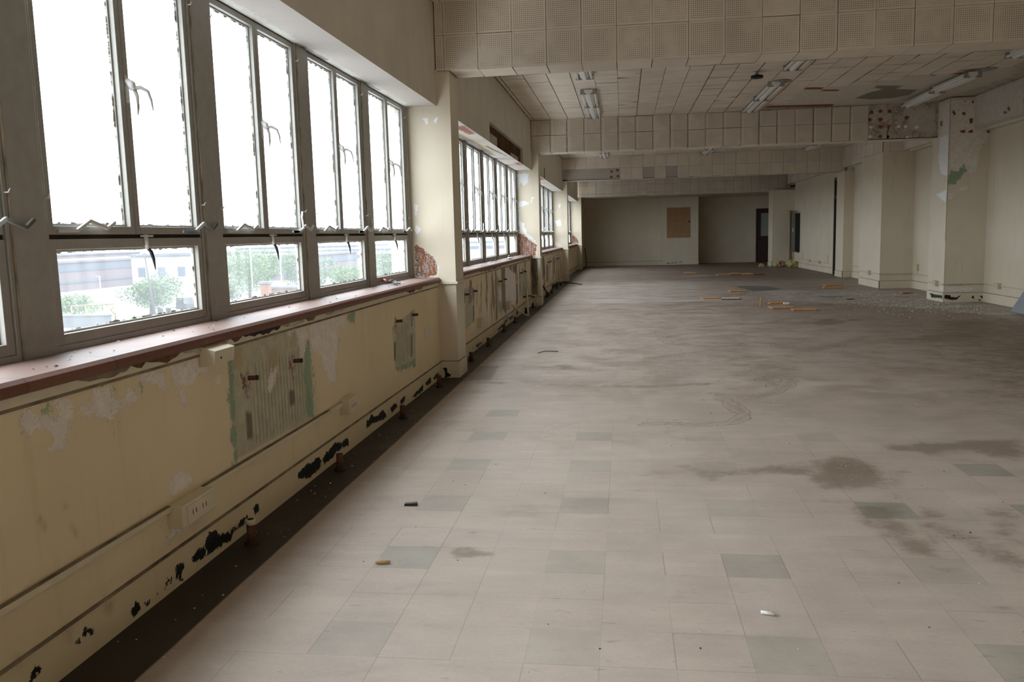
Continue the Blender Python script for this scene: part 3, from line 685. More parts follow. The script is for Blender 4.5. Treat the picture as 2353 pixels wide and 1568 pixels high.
def finish_glass(name, haze, wy, hz, cut=0.012):
    m, gy, gz, m2, df, out = glass_mat(name, haze)
    ey = m.math('MULTIPLY', m.math('MINIMUM', gy, m.math('SUBTRACT', 1.0, gy)), wy)
    ez = m.math('MULTIPLY', m.math('MINIMUM', gz, m.math('SUBTRACT', 1.0, gz)), hz)
    e = m.math('MINIMUM', ey, ez)
    e = m.math('SUBTRACT', e, m.math('MULTIPLY', m.math('SUBTRACT', m.noise(22, 6, 0.75), 0.42), 0.055))
    k = m.math('LESS_THAN', e, cut * 0.35)
    m3 = m.t.nodes.new('ShaderNodeMixShader'); m.L(k, m3.inputs[0])
    m.L(m2.outputs[0], m3.inputs[1]); m.L(df.outputs[0], m3.inputs[2]); m.L(m3.outputs[0], out.inputs[0])
    MAT[name] = m.m
finish_glass('glass_clear', 0.05, 0.46, 1.05)
finish_glass('glass_dirty', 0.045, 1.0, 0.32)
m = NM('glass_frosted', 0.4, 0.5); m.color((0.30, 0.33, 0.31)); MAT['glass_frosted'] = m.m
m = NM('glass_dark', 0.15, 0.5); m.color((0.05, 0.055, 0.055)); MAT['glass_dark'] = m.m

# ------------------------------------------------------------------ mesh builder
def vadd(a, b): return (a[0] + b[0], a[1] + b[1], a[2] + b[2])
def vmul(a, k): return (a[0] * k, a[1] * k, a[2] * k)

class MB:
    def __init__(s):
        s.v = []; s.f = []; s.mi = []; s.sm = []; s.mats = []; s.att = {}
    def mat(s, name):
        if name not in s.mats: s.mats.append(name)
        return s.mats.index(name)
    def add(s, verts, faces, mat, smooth=False):
        b = len(s.v); k = s.mat(mat)
        s.v += [tuple(map(float, q)) for q in verts]
        for f in faces:
            s.f.append(tuple(i + b for i in f)); s.mi.append(k); s.sm.append(smooth)
        return b
    def box(s, x0, x1, y0, y1, z0, z1, mat, skip=''):
        """skip: any of x X y Y z Z leaves out the low/high face"""
        V = [(x0, y0, z0), (x1, y0, z0), (x1, y1, z0), (x0, y1, z0), (x0, y0, z1), (x1, y0, z1), (x1, y1, z1), (x0, y1, z1)]
        F = {'z': (3, 2, 1, 0), 'Z': (4, 5, 6, 7), 'y': (0, 1, 5, 4), 'X': (1, 2, 6, 5), 'Y': (2, 3, 7, 6), 'x': (3, 0, 4, 7)}
        s.add(V, [F[k] for k in F if k not in skip], mat)
    def quad(s, a, b, c, d, mat): s.add([a, b, c, d], [(0, 1, 2, 3)], mat)
    def prism(s, poly, axis, lo, hi, mat):
        """extrude a 2-D outline along an axis; outline in the other two axes, in x,y,z order"""
        n = len(poly)
        def mk(p, h):
            if axis == 'x': return (h, p[0], p[1])
            if axis == 'y': return (p[0], h, p[1])
            return (p[0], p[1], h)
        V = [mk(p, lo) for p in poly] + [mk(p, hi) for p in poly]
        F = [tuple(range(n - 1, -1, -1)), tuple(range(n, 2 * n))] + [(i, (i + 1) % n, n + (i + 1) % n, n + i) for i in range(n)]
        s.add(V, F, mat)
    def tube(s, pts, r, mat, n=8, caps=True):
        pts = [Vector(p) for p in pts]
        rs = r if isinstance(r, (list, tuple)) else [r] * len(pts)
        V = []; F = []
        prev = None
        for i, p in enumerate(pts):
            d = (pts[min(i + 1, len(pts) - 1)] - pts[max(i - 1, 0)]).normalized()
            a = d.cross(Vector((0, 0, 1)))
            if a.length < 0.05: a = d.cross(Vector((1, 0, 0)))
            a.normalize()
            if prev is not None and a.dot(prev) < 0: a = -a
            prev = a
            b = d.cross(a)
            for k in range(n):
                t = 2 * math.pi * k / n
                V.append(p + a * (math.cos(t) * rs[i]) + b * (math.sin(t) * rs[i]))
        for i in range(len(pts) - 1):
            for k in range(n):
                F.append((i * n + k, i * n + (k + 1) % n, (i + 1) * n + (k + 1) % n, (i + 1) * n + k))
        if caps:
            F.append(tuple(range(n - 1, -1, -1))); F.append(tuple(range((len(pts) - 1) * n, len(pts) * n)))
        s.add(V, F, mat, True)
    def strip(s, pts, wid, th, mat):
        """flat bar through pts (in a y-z plane at their x): wid across the bend, th along x"""
        pts = [Vector(p) for p in pts]
        V = []; F = []
        for i, p in enumerate(pts):
            d = (pts[min(i + 1, len(pts) - 1)] - pts[max(i - 1, 0)]).normalized()
            nrm = Vector((0, -d.z, d.y)) * (wid / 2)
            hx = Vector((th / 2, 0, 0))
            V += [p - nrm - hx, p - nrm + hx, p + nrm + hx, p + nrm - hx]
        for i in range(len(pts) - 1):
            for k in range(4):
                F.append((i * 4 + k, i * 4 + (k + 1) % 4, (i + 1) * 4 + (k + 1) % 4, (i + 1) * 4 + k))
        F.append((3, 2, 1, 0)); e = (len(pts) - 1) * 4; F.append((e, e + 1, e + 2, e + 3))
        s.add(V, F, mat)
    def disc(s, c, axis, r, h, mat, n=20):
        poly = [(r * math.cos(2 * math.pi * k / n), r * math.sin(2 * math.pi * k / n)) for k in range(n)]
        i = 'xyz'.index(axis)
        o = [c[k] for k in range(3) if k != i]
        s.prism([(p[0] + o[0], p[1] + o[1]) for p in poly], axis, c[i], c[i] + h, mat)
    def grid(s, o, U, V, nu, nv, mat, keys=(), ax=(0, 2), hole=None):
        """dense face carrying the wear masks; keys: lists of mask entries; ax: which coordinates the masks use"""
        a = np.linspace(0, 1, nu + 1); b = np.linspace(0, 1, nv + 1)
        A, B = np.meshgrid(a, b, indexing='ij')
        P = np.array(o)[None] + A.reshape(-1, 1) * np.array(U)[None] + B.reshape(-1, 1) * np.array(V)[None]
        F = []
        for i in range(nu):
            for j in range(nv):
                F.append((i * (nv + 1) + j, (i + 1) * (nv + 1) + j, (i + 1) * (nv + 1) + j + 1, i * (nv + 1) + j + 1))
        b0 = s.add(P.tolist(), F, mat)
        ent = []
        for k in keys: ent += k if isinstance(k, list) else MASKS.get(k, [])
        s.att[b0] = eval_masks(P[:, list(ax)], ent)
    def build(s, name, parent=None, bevel=0.0):
        me = bpy.data.meshes.new(name)
        me.from_pydata(s.v, [], s.f)
        for m_ in s.mats: me.materials.append(MAT[m_])
        me.polygons.foreach_set('material_index', s.mi)
        me.polygons.foreach_set('use_smooth', s.sm)
        if s.att:
            full = np.zeros((len(s.v), 12), np.float32)
            for b0, arr in s.att.items(): full[b0:b0 + len(arr)] = arr
            for nm, idx in (('wa', s.sel[0]), ('wb', s.sel[1]), ('wc', s.sel[2])) if hasattr(s, 'sel') else (('wa', (0, 1, 2)), ('wb', (3, 4, 5)), ('wc', (6, 7, 8)), ('wd', (9, 10, 11))):
                at = me.attributes.new(nm, 'FLOAT_VECTOR', 'POINT')
                at.data.foreach_set('vector', full[:, list(idx)].reshape(-1))
        me.update()
        o = bpy.data.objects.new(name, me)
        COL.objects.link(o)
        if parent is not None: o.parent = parent
        if bevel:
            bm = o.modifiers.new('bevel', 'BEVEL'); bm.width = bevel; bm.segments = 2; bm.limit_method = 'ANGLE'; bm.angle_limit = math.radians(50)
        return o

def tag(o, label, cat, group=None, kind=None):
    o['label'] = label; o['category'] = cat
    if group: o['group'] = group
    if kind: o['kind'] = kind
    return o
def thing(name, loc, label, cat, group=None, kind=None, rz=0.0):
    o = bpy.data.objects.new(name, None); COL.objects.link(o)
    o.location = loc; o.rotation_euler = (0, 0, rz); o.empty_display_size = 0.1
    return tag(o, label, cat, group, kind)
def copy_tree(o, parent=None):
    c = o.copy(); COL.objects.link(c)
    if parent is not None: c.parent = parent
    for ch in list(o.children): copy_tree(ch, c)
    return c
def struct(b, name, label, cat='structure', bevel=0.0):
    return tag(b.build(name, bevel=bevel), label, cat, kind='structure')

XW, XP, XG = -1.66, -1.495, -1.89         # window wall, pier face, window plane
ZC, ZB = 3.27, 2.703                      # ceiling, beam underside
PIERS = [(-0.32, 0.03), (7.43, 7.79), (15.15, 15.51), (22.83, 23.19), (30.3, 30.66)]

# ------------------------------------------------------------------ floor and ceilings
b = MB(); b.sel = ((0, 9, 2), (1, 3, 4), (5, 6, 7))
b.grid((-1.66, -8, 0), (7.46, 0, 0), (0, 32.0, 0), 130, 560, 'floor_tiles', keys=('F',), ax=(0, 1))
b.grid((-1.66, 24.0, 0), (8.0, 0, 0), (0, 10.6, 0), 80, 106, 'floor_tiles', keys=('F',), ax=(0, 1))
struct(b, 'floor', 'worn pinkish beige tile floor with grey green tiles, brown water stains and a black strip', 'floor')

def tiles(b, mat, o, U, V, N, us, vs, th, skip=None, gap=0.0035, seed=1):
    """individual acoustic tiles laid on a plane: o origin, U,V unit axes, N outward; us,vs tile boundaries"""
    R = random.Random(seed)
    o, U, V, N = Vector(o), Vector(U), Vector(V), Vector(N)
    ug = [R.uniform(0.3, 1.0) for _ in us]
    for i in range(len(us) - 1):
        for j in range(len(vs) - 1):
            u0, u1, v0, v1 = us[i], us[i + 1], vs[j], vs[j + 1]
            if skip and skip((u0 + u1) / 2, (v0 + v1) / 2): continue
            g0, g1 = gap * ug[i] / 2, gap * ug[i + 1] / 2
            gv = gap * R.choice((0.15, 0.3, 0.9)) / 2
            h = th + R.uniform(0, 0.0022)
            tl = [R.uniform(-0.0012, 0.0012) for _ in range(2)]
            sag = R.random()
            if sag > 0.97: tl[R.randrange(2)] += 0.007
            u0 += g0; u1 -= g1; v0 += gv; v1 -= gv
            bt = [o + U * a + V * c for a, c in ((u0, v0), (u1, v0), (u1, v1), (u0, v1))]
            tp = [p + N * (h + k) for p, k in zip(bt, (-tl[0] - tl[1], tl[0] - tl[1], tl[0] + tl[1], -tl[0] + tl[1]))]
            ch = 0.0025
            ins = [o + U * a + V * c for a, c in ((u0 + ch, v0 + ch), (u1 - ch, v0 + ch), (u1 - ch, v1 - ch), (u0 + ch, v1 - ch))]
            tp2 = [q + N * ((t_ - p).dot(N)) for q, t_, p in zip(ins, tp, bt)]
            tp = [p + N * ((t_ - p).dot(N) - ch * 0.8) for t_, p in zip(tp, bt)]
            Vv = bt + tp + tp2
            q0 = b.add(Vv, [(4, 5, 9, 8), (5, 6, 10, 9), (6, 7, 11, 10), (7, 4, 8, 11), (8, 9, 10, 11)], mat)
            k0 = b.mat('gap_dark')
            for f_ in ((0, 1, 5, 4), (1, 2, 6, 5), (2, 3, 7, 6), (3, 0, 4, 7)):
                b.f.append(tuple(q0 + a_ for a_ in f_)); b.mi.append(k0); b.sm.append(False)
def bounds(lo, hi, ph, p):
    k = math.ceil((lo - ph) / p + 0.15)
    r = [lo]
    while ph + k * p < hi - 0.15 * p:
        r.append(ph + k * p); k += 1
    return r + [hi]

def inside(x, y, poly):
    return poly_sd(np.array([[x, y]], float), np.array(poly, float))[0] > 0
CE_POLY = [(2.62, 14.3), (2.7, 13.1), (3.3, 12.9), (3.75, 12.5), (4.3, 12.2), (5.2, 11.8), (5.7, 11.6), (5.7, 15.3), (2.2, 15.3), (2.3, 14.75)]
CE_MISS = [(2.98, 10.77), (2.75, 13.05), (3.06, 13.3)]
b = MB()
b.grid((-1.62, -8, ZC + 0.014), (0, 15.43, 0), (7.4, 0, 0), 20, 10, 'old_plaster', keys=('CE',), ax=(0, 1))
b.grid((-1.62, 7.43, ZC + 0.014), (0, 7.9, 0), (7.4, 0, 0), 320, 300, 'old_plaster', keys=('CE',), ax=(0, 1))
b.grid((-1.62, 15.33, ZC + 0.014), (0, 15.4, 0), (7.4, 0, 0), 20, 10, 'gap_dark', keys=(), ax=(0, 1))
b.box(-2.1, 6.2, -8.2, 31, ZC + 0.016, ZC + 0.4, 'old_plaster')
tiles(b, 'tile_ceiling', (0, 0, ZC + 0.014), (1, 0, 0), (0, 1, 0), (0, 0, -1), bounds(-1.6, 5.56, -0.955, 0.297), bounds(7.79, 15.15, 7.9, 0.297), 0.012,
      skip=lambda x, y: inside(x, y, CE_POLY), gap=0.013, seed=3)
for y0, y1, sd in ((-8, -0.32, 5), (0.03, 7.43, 6)):
    tiles(b, 'tile_ceiling', (0, 0, ZC + 0.014), (1, 0, 0), (0, 1, 0), (0, 0, -1), bounds(-1.6, 5.78, -0.955, 0.297), bounds(y0, y1, y0, 0.297), 0.012, seed=sd)
for y0, y1, sd in ((15.51, 22.83, 7), (23.19, 30.3, 8)):
    tiles(b, 'tile_ceiling', (0, 0, ZC + 0.014), (1, 0, 0), (0, 1, 0), (0, 0, -1), bounds(-1.6, 5.56, -0.955, 0.297), bounds(y0, y1, y0, 0.297), 0.012, seed=sd)
struct(b, 'ceiling', 'off-white acoustic tile ceiling, tiles fallen off bare plaster near the peeling right column', 'ceiling')
b = MB(); b.box(-1.6, 6.3, 30.6, 34.5, 2.54, 2.7, 'cream_paint'); b.box(-2.1, 6.3, 30.5, 34.6, 3.3, 3.6, 'gap_dark'); struct(b, 'ceiling', 'low cream ceiling over the dark alcoves at the far end', 'ceiling')  # the dark upper slab is unseen, added to keep sky light out

# ------------------------------------------------------------------ window wall, bay by bay
BAYS = [(PIERS[i][1], PIERS[i + 1][0]) for i in range(4)]
def bays_name(i): return ('bay beside the camera, behind', 'nearest bay', 'second bay', 'third bay', 'farthest bay')[i]
H_MASK = [(5, .012, 1, [(10.42, 2.36), (13.87, 2.36), (13.87, 2.66), (10.42, 2.66)])]
SOF = [  # soffit wear in (y, x)
 (0, .05, .95, [(2.4, -1.89), (3.2, -1.84), (4.2, -1.82), (5.2, -1.83), (6.4, -1.82), (7.3, -1.80), (7.43, -1.9), (2.4, -1.92)]),
 (2, .03, .9, [(4.95, -1.86), (5.35, -1.85), (5.4, -1.9), (4.95, -1.9)]),
 (2, .02, .7, [(5.9, -1.86), (6.5, -1.84), (6.6, -1.88), (5.9, -1.9)]),
 (5, .02, 1.2, [(8.75, -1.63), (9.5, -1.63), (9.6, -1.72), (8.9, -1.76)]),
 (8, .05, 1, [(8.0, -1.7), (8.8, -1.72), (9.2, -1.8), (8.0, -1.8)]),
 (2, .04, .8, [(9.2, -1.8), (10.6, -1.76), (12.2, -1.8), (12.0, -1.9), (9.2, -1.9)]),
 (7, .06, 1, [(9.0, -1.78), (10.6, -1.68), (11.9, -1.7), (11.6, -1.84), (9.6, -1.84)]),
 (6, .01, .9, [(10.8, -1.72), (12.3, -1.66), (12.3, -1.68), (10.8, -1.75)]),
 (5, .02, 1.2, [(13.4, -1.63), (13.9, -1.63), (13.95, -1.70), (13.5, -1.72)]),
 (5, .03, 1.2, [(17.0, -1.63), (17.9, -1.63), (17.9, -1.72), (17.1, -1.75)]),
 (0, .06, .9, [(15.6, -1.7), (17.2, -1.68), (19.4, -1.8), (17.5, -1.9), (15.6, -1.9)]),
]
for i, (y0, y1) in enumerate(BAYS):
    b = MB()
    ll = y1 - y0
    near = i == 0
    if i in (0, 1, 2):
        b.grid((XW, y0, 0), (0, ll, 0), (0, 0, 0.866), int(ll / (0.016, 0.022, 0.04)[i]), (54, 42, 26)[i], 'cream_warm_bounce', keys=('L',) , ax=(1, 2))
        b.box(-2.05, XW, y0, y1, 0, 0.866, 'cream_warm_bounce', skip='X')
    else:
        b.box(-2.05, XW, y0, y1, 0, 0.866, 'cream_warm_bounce')
    # bottom courses stand proud: band with dirty groove, and the moulding under the sill
    struct(b, 'wall_left', ('stained cream wall under the nearest windows, peeling round two radiator ghosts', 'peeling cream wall under the second bay of windows, brown plaster bared', 'streaked cream wall under the third bay of windows', 'cream wall with dark stain under the farthest bay of windows')[i], 'wall')
    b = MB()
    b.box(XW + 0.0005, XW + 0.010, y0, y1, 0.838, 0.866, 'raceway_paint'); b.box(XW + 0.0005, XW + 0.004, y0, y1, 0.826, 0.838, 'grime_line')
    R = random.Random(60 + i); yy = y0
    while yy < y1 - 0.1:
        wd = R.uniform(0.08, 0.45)
        if R.random() < 0.45:
            wd = min(wd, y1 - yy)
            n_ = max(3, int(wd / 0.03)); top = [(yy + wd * k / n_, 0.865) for k in range(n_ + 1)]
            bot = [(yy + wd * k / n_, 0.865 - (0.010 + R.uniform(0, 0.016)) * math.sin(math.pi * k / n_) ** 0.4) for k in range(n_ - 1, 0, -1)]
            b.prism(top[::-1] + bot[::-1] if False else bot + top, 'x', XW + 0.0101, XW + 0.0112, R.choice(('rust_dark', 'lath_wood', 'old_plaster', 'grime_line')))
        yy += wd
    struct(b, 'trim_%d' % (i + 1), 'narrow painted moulding directly under the sill of the %s' % bays_name(i + 1), 'trim', bevel=0.002)
    b = MB()
    hx = -1.615
    if i == 1:
        # header with a rectangle of panelling torn away, bare lath in the recess
        ya, yb, za, zb = 10.42, 13.87, 2.41, 2.66
        for (p, q, r_, s_) in ((y0, ya, 2.41, ZC), (yb, y1, 2.41, ZC), (ya, yb, zb, ZC)):
            b.box(-2.05, hx, p, q, r_, s_, 'header_paint')
        b.box(-2.05, hx - 0.055, ya, yb, za + 0.002, zb, 'gap_dark')
        R = random.Random(4)
        yy = ya + 0.02
        while yy < yb - 0.05:
            wd = R.uniform(0.03, 0.06)
            b.box(hx - 0.055, hx - R.uniform(0.025, 0.045), yy, yy + wd, za + R.uniform(0.0, 0.05), zb - R.uniform(0, 0.03), 'lath_wood')
            yy += wd + R.uniform(0.015, 0.05)
        b.box(hx - 0.05, hx - 0.022, ya + 0.15, ya + 0.75, za + 0.01, za + 0.13, 'old_plaster')
        b.box(hx - 0.05, hx - 0.02, yb - 1.3, yb - 0.5, za + 0.005, za + 0.07, 'old_plaster')
    else:
        b.box(-2.05, hx, y0, y1, 2.41, ZC, 'header_paint', skip='z')
        if i == 2: b.box(hx + 0.0005, hx + 0.002, 17.52, 17.66, 2.412, 2.64, 'gap_dark')
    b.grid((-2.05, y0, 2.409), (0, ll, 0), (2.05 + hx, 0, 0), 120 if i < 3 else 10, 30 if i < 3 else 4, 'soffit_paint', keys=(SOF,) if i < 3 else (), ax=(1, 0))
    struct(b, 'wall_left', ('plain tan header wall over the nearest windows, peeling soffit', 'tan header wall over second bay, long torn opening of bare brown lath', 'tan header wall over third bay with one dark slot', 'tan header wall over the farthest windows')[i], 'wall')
    # sill
    b = MB()
    prof = [(-1.93, 0.866), (-1.650, 0.866), (-1.637, 0.872), (-1.632, 0.886), (-1.637, 0.900), (-1.650, 0.911), (-1.93, 0.914)]
    b.prism(prof, 'y', y0, y1, 'terracotta')
    struct(b, 'trim_%d' % (i + 5), 'dusty terracotta tile window sill with rounded red nose, %s' % bays_name(i + 1), 'sill')
    # baseboard and raceway
    b = MB()
    b.box(XW + 0.0005, XW + 0.007, y0, y1, 0.140, 0.150, 'grime_line')
    struct(b, 'baseboard_left_%d' % (i + 1) if i else 'baseboard_left', 'dirty groove line along the top of the low base, %s' % bays_name(i + 1), 'baseboard')
b = MB()
b.box(-2.05, XW, -8, PIERS[0][0], 0, 0.866, 'cream_paint'); b.box(-2.05, -1.615, -8, PIERS[0][0], 2.41, ZC, 'header_paint')
b.box(-2.05, XW, -8.2, -8.0, 0.8, 2.5, 'cream_paint')
struct(b, 'wall_left', 'window wall of the bay behind the camera', 'wall')

# piers between the bays
for i, (y0, y1) in enumerate(PIERS):
    b = MB()
    key = {1: 'P1', 2: 'P2'}.get(i)
    b.box(-2.08, XP, y0, y1, 0, ZB if i < 4 else 2.54, 'cream_paint', skip='y')
    if key:
        b.grid((-2.08, y0, 0), (-2.08 * -1 + XP, 0, 0), (0, 0, ZB), 60, 200, 'cream_paint', keys=(key,), ax=(0, 2))
    else:
        ww = []
        if i == 3: ww = [(8, .03, 1, [(-1.75, 2.05), (-1.68, 2.1), (-1.66, 2.0), (-1.72, 1.95)]), (8, .03, 1, [(-1.85, 1.62), (-1.7, 1.66), (-1.65, 1.5), (-1.78, 1.48)]), (8, .03, 1, [(-1.6, 1.6), (-1.55, 1.62), (-1.57, 1.55)]), (0, .03, 1, [(-1.89, 0.95), (-1.85, 1.1), (-1.7, 1.0), (-1.66, 0.93)])]
        if i == 4: ww = [(5, .03, .9, [(-1.85, 0.93), (-1.83, 1.25), (-1.7, 1.15), (-1.6, 1.0), (-1.6, 0.93)])]
        b.grid((-2.08, y0, 0), (2.08 + XP, 0, 0), (0, 0, ZB if i < 4 else 2.54), 24, 60, 'cream_paint', keys=(ww,), ax=(0, 2))
    b.box(XW, XP + 0.008, y0 - 0.008, y1 + 0.008, 0, 0.148, 'cream_paint', skip='z')
    if key:
        b.grid((XW, y0 - 0.009, 0), (XP + 0.008 - XW, 0, 0), (0, 0, 0.147), 30, 24, 'cream_paint', keys=(key,), ax=(0, 2))
    b.box(XW, XP + 0.004, y0 - 0.004, y1 + 0.004, 0.148, 0.155, 'grime_line')
    b.box(XW, XP + 0.016, y0 - 0.016, y1 + 0.004, 0.850, 0.872, 'cream_paint'); b.box(XW, XP + 0.006, y0 - 0.006, y1 + 0.002, 0.845, 0.850, 'grime_line')
    struct(b, 'pillar', ('cream pier beside the camera between windows', 'nearest cream window pier, rusty bared lath low beside the sill', 'second cream window pier, white paint flaking over brown plaster', 'third cream window pier with small white flakes', 'farthest cream window pier before the dark alcove')[i], 'pillar')

# ------------------------------------------------------------------ beams clad in tiles
def beam(i, y0, y1, zb, mat, phase, x1, vs, label, skip=None, core_keys=None, xskip=None):
    b = MB()
    if core_keys:
        cm = 'soffit_paint' if i == 2 else 'old_plaster'
        b.box(-1.62, x1, y0, y1, zb + 0.012, ZC + 0.012, cm, skip='y')
        b.grid((-1.62, y0, zb), (x1 + 1.62, 0, 0), (0, 0, ZC + 0.012 - zb), 420, 40, cm, keys=core_keys, ax=(0, 2))
    else:
        b.box(-1.62, x1, y0, y1, zb + 0.012, ZC + 0.012, 'gap_dark')
    tiles(b, mat, (0, y0, 0), (1, 0, 0), (0, 0, 1), (0, -1, 0), bounds(-1.61, x1, phase, 0.2975), vs, 0.012, skip=skip, gap=(0.004, 0.016, 0.008, 0.007)[i], seed=10 + i)
    tiles(b, mat, (0, 0, zb + 0.012), (1, 0, 0), (0, 1, 0), (0, 0, -1), bounds(-1.49, x1, phase, 0.2975), [y0 - 0.011, y1], 0.012, gap=0.006, seed=20 + i)
    tiles(b, mat, (0, y1, 0), (1, 0, 0), (0, 0, 1), (0, 1, 0), bounds(-1.61, x1, phase, 0.2975), [zb, zb + 0.295, ZC], 0.012, seed=30 + i)
    return struct(b, 'beam', label, 'beam')
beam(0, 7.43, 7.79, ZB, 'tile_beam', -0.938, 5.8, [ZB, ZB + 0.294, ZC + 0.01], 'nearest ceiling beam clad in perforated square acoustic tiles across the top')
beam(1, 15.15, 15.51, ZB, 'tile_beam', -1.276, 5.19, [ZB - 0.002, ZB + 0.296, ZC], 'second tiled ceiling beam, its right end bare plaster with round brown glue spots',
     skip=lambda x, z: x > 4.04, core_keys=('B2',))
B3M = [] + \
      [(5, .006, 1.2, [(cx - .045, cz - .01), (cx - .02, cz + .035), (cx + .03, cz + .03), (cx + .045, cz - .005), (cx + .01, cz - .035)]) for cx, cz in ((-0.31, 2.88), (-0.16, 2.905), (-0.32, 2.735), (-0.15, 2.75))] + \
      [(2, .05, .5, [(cx - .05, 2.86), (cx + .05, 2.87), (cx + .05, 2.92), (cx - .05, 2.92)]) for cx in (-1.4, -1.2, -1.0, -0.8, -0.6)]
def skip3(x, z):
    if z > 2.95: return False
    return x < -0.08 or 0.49 < x < 0.79 or 1.08 < x < 1.38
beam(2, 22.83, 23.19, 2.672, 'tile_beam_far', -0.382, 5.62, [2.672, 2.966, ZC], 'third ceiling beam, four missing tiles and brown glue spots toward the windows', skip=skip3, core_keys=(B3M,))
beam(3, 30.5, 30.95, 2.545, 'tile_beam_far', -1.265, 5.7, [2.545, 2.66, 2.955, 3.25], 'farthest tiled beam above the dark alcoves')

# ------------------------------------------------------------------ right side: wall, girder, columns, doorway
b = MB()
b.box(5.80, 6.3, -8.2, 19.0, 0, ZC, 'cream_paint'); b.box(5.70, 6.3, 19.0, 22.33, 0, ZC, 'cream_paint', skip='')
b.box(5.65, 6.3, 22.34, 23.08, 0, ZC, 'cream_paint'); b.box(5.65, 6.3, 24.02, 29.4, 0, ZC, 'cream_paint'); b.box(5.65, 6.3, 23.08, 24.02, 2.58, ZC, 'cream_paint')
b.box(6.1, 6.3, 29.4, 34.5, 0, 3.4, 'cream_paint')
struct(b, 'wall_right', 'plain cream long wall on the right behind the columns', 'wall')
b = MB()
b.box(5.572, 5.82, 7.79, 30.4, 2.78, ZC + 0.012, 'gap_dark')
b.grid((5.56, 7.79, 2.77), (0, 7.0, 0), (0, 0, 0.51), 300, 30, 'old_plaster', keys=('G',), ax=(1, 2))
b.box(5.5605, 5.80, 7.79, 30.4, 2.77, 2.78, 'header_paint')
tiles(b, 'tile_girder', (5.571, 0, 0), (0, 1, 0), (0, 0, 1), (-1, 0, 0), bounds(15.38, 22.83, 0.1, 0.297), [2.772, 2.985, ZC], 0.012, seed=41)
tiles(b, 'tile_girder', (5.571, 0, 0), (0, 1, 0), (0, 0, 1), (-1, 0, 0), bounds(23.19, 30.3, 0.1, 0.297), [2.772, 2.985, ZC], 0.012, seed=42)
b.box(5.68, 5.82, 7.79, 30.3, 2.735, 2.77, 'header_paint')
struct(b, 'beam', 'long girder over the right wall, tiled far off, peeled to mottled plaster near', 'beam')
b = MB()
b.box(5.185, 5.82, 14.63, 15.36, 0, ZC, 'cream_paint', skip='xy')
b.grid((5.185, 14.63, 0), (0.635, 0, 0), (0, 0, ZC), 90, 460, 'cream_paint', keys=('C1',), ax=(0, 2))
b.grid((5.185, 15.36, 0), (0, -0.73, 0), (0, 0, ZC), 50, 230, 'cream_paint', keys=('C1s',), ax=(1, 2))
b.box(5.183, 5.187, 14.627, 14.632, 1.0, ZC, 'grime_line')
struct(b, 'pillar', 'nearer right cream column, green and white paint peeling down its upper half', 'pillar')
b = MB()
b.box(5.17, 5.82, 18.1, 19.62, 0, 2.745, 'cream_paint')
tiles(b, 'tile_girder', (5.17, 0, 0), (0, 1, 0), (0, 0, 1), (-1, 0, 0), bounds(18.1, 19.62, 18.1, 0.3), [2.745, 3.0, ZC], 0.01, seed=43)
b.box(5.17, 5.82, 18.1, 19.62, 2.745, ZC, 'gap_dark')
tiles(b, 'tile_beam_far', (0, 18.1, 0), (1, 0, 0), (0, 0, 1), (0, -1, 0), [5.17, 5.3, 5.6, 5.8], [2.745, 3.0, ZC], 0.01, seed=44)
struct(b, 'pillar', 'wide plain cream column on the right, second from the camera', 'pillar')
b = MB(); b.box(5.47, 5.75, 22.3, 23.05, 0, 2.66, 'cream_paint')
struct(b, 'pillar', 'narrow cream pier just before the brown side door', 'pillar')
b = MB(); b.box(4.93, 6.2, 29.4, 30.2, 0, 2.50, 'cream_paint'); b.box(4.93, 5.7, 29.4, 30.5, 2.50, 2.545, 'header_paint')
struct(b, 'pillar', 'cream end wall stub at the far right corner behind the grey panel box', 'pillar')
b = MB(); b.box(1.39, 2.79, 32.8, 34.4, 0, 2.55, 'cream_paint')
struct(b, 'pillar', 'broad cream pillar between the two dark alcoves, board on it', 'pillar')
b = MB()
b.grid((1.45, 32.785, 0.02), (1.3, 0, 0), (0, 0, 0.16), 160, 20, 'cream_paint', keys=([(6, .015, 1, [(x0, z0), (x0 + w_, z0 + .01), (x0 + w_ * .7, z0 + .035), (x0 + .01, z0 + .03)]) for x0, z0, w_ in ((1.62, .05, .12), (1.78, .06, .08), (1.86, .05, .05), (1.93, .07, .07), (2.08, .08, .06), (2.14, .09, .04))],), ax=(0, 2))
b.box(1.385, 2.795, 32.786, 33.2, 0, 0.15, 'cream_paint', skip='y'); b.box(1.386, 1.45, 32.785, 32.79, 0, 0.15, 'cream_paint'); b.box(2.75, 2.795, 32.785, 32.79, 0, .15, 'cream_paint'); b.box(1.388, 2.792, 32.788, 32.8, 0.15, 0.165, 'grime_line')
struct(b, 'baseboard_back', 'cream base of the far pillar with black chips', 'baseboard')
b = MB()
b.box(-1.7, 1.39, 33.0, 34.5, 0, 2.6, 'cream_paint'); b.box(2.79, 5.08, 34.0, 34.5, 0, 2.6, 'cream_paint'); b.box(5.08, 6.3, 34.0, 34.5, 2.06, 2.6, 'cream_paint'); b.box(6.02, 6.3, 34.0, 34.5, 0, 2.06, 'cream_paint')
b.box(-2.1, 6.5, 34.5, 34.7, -0.1, 3.7, 'gap_dark'); b.box(6.3, 6.5, -8.2, 34.5, -0.1, 3.7, 'gap_dark')  # unseen dark outer shell, added to stop sky light leaking in
b.box(-2.1, -1.53, 30.66, 34.5, 0, 3.6, 'cream_paint')
struct(b, 'wall_back', 'shadowy cream back wall of the far alcoves', 'wall')
b = MB(); b.box(-1.53, 1.39, 32.988, 33.0, 0, 0.148, 'cream_paint'); b.box(-1.53, 1.39, 32.991, 33.0, 0.148, 0.16, 'grime_line')
struct(b, 'baseboard_back', 'low cream baseboard in the left alcove', 'baseboard')
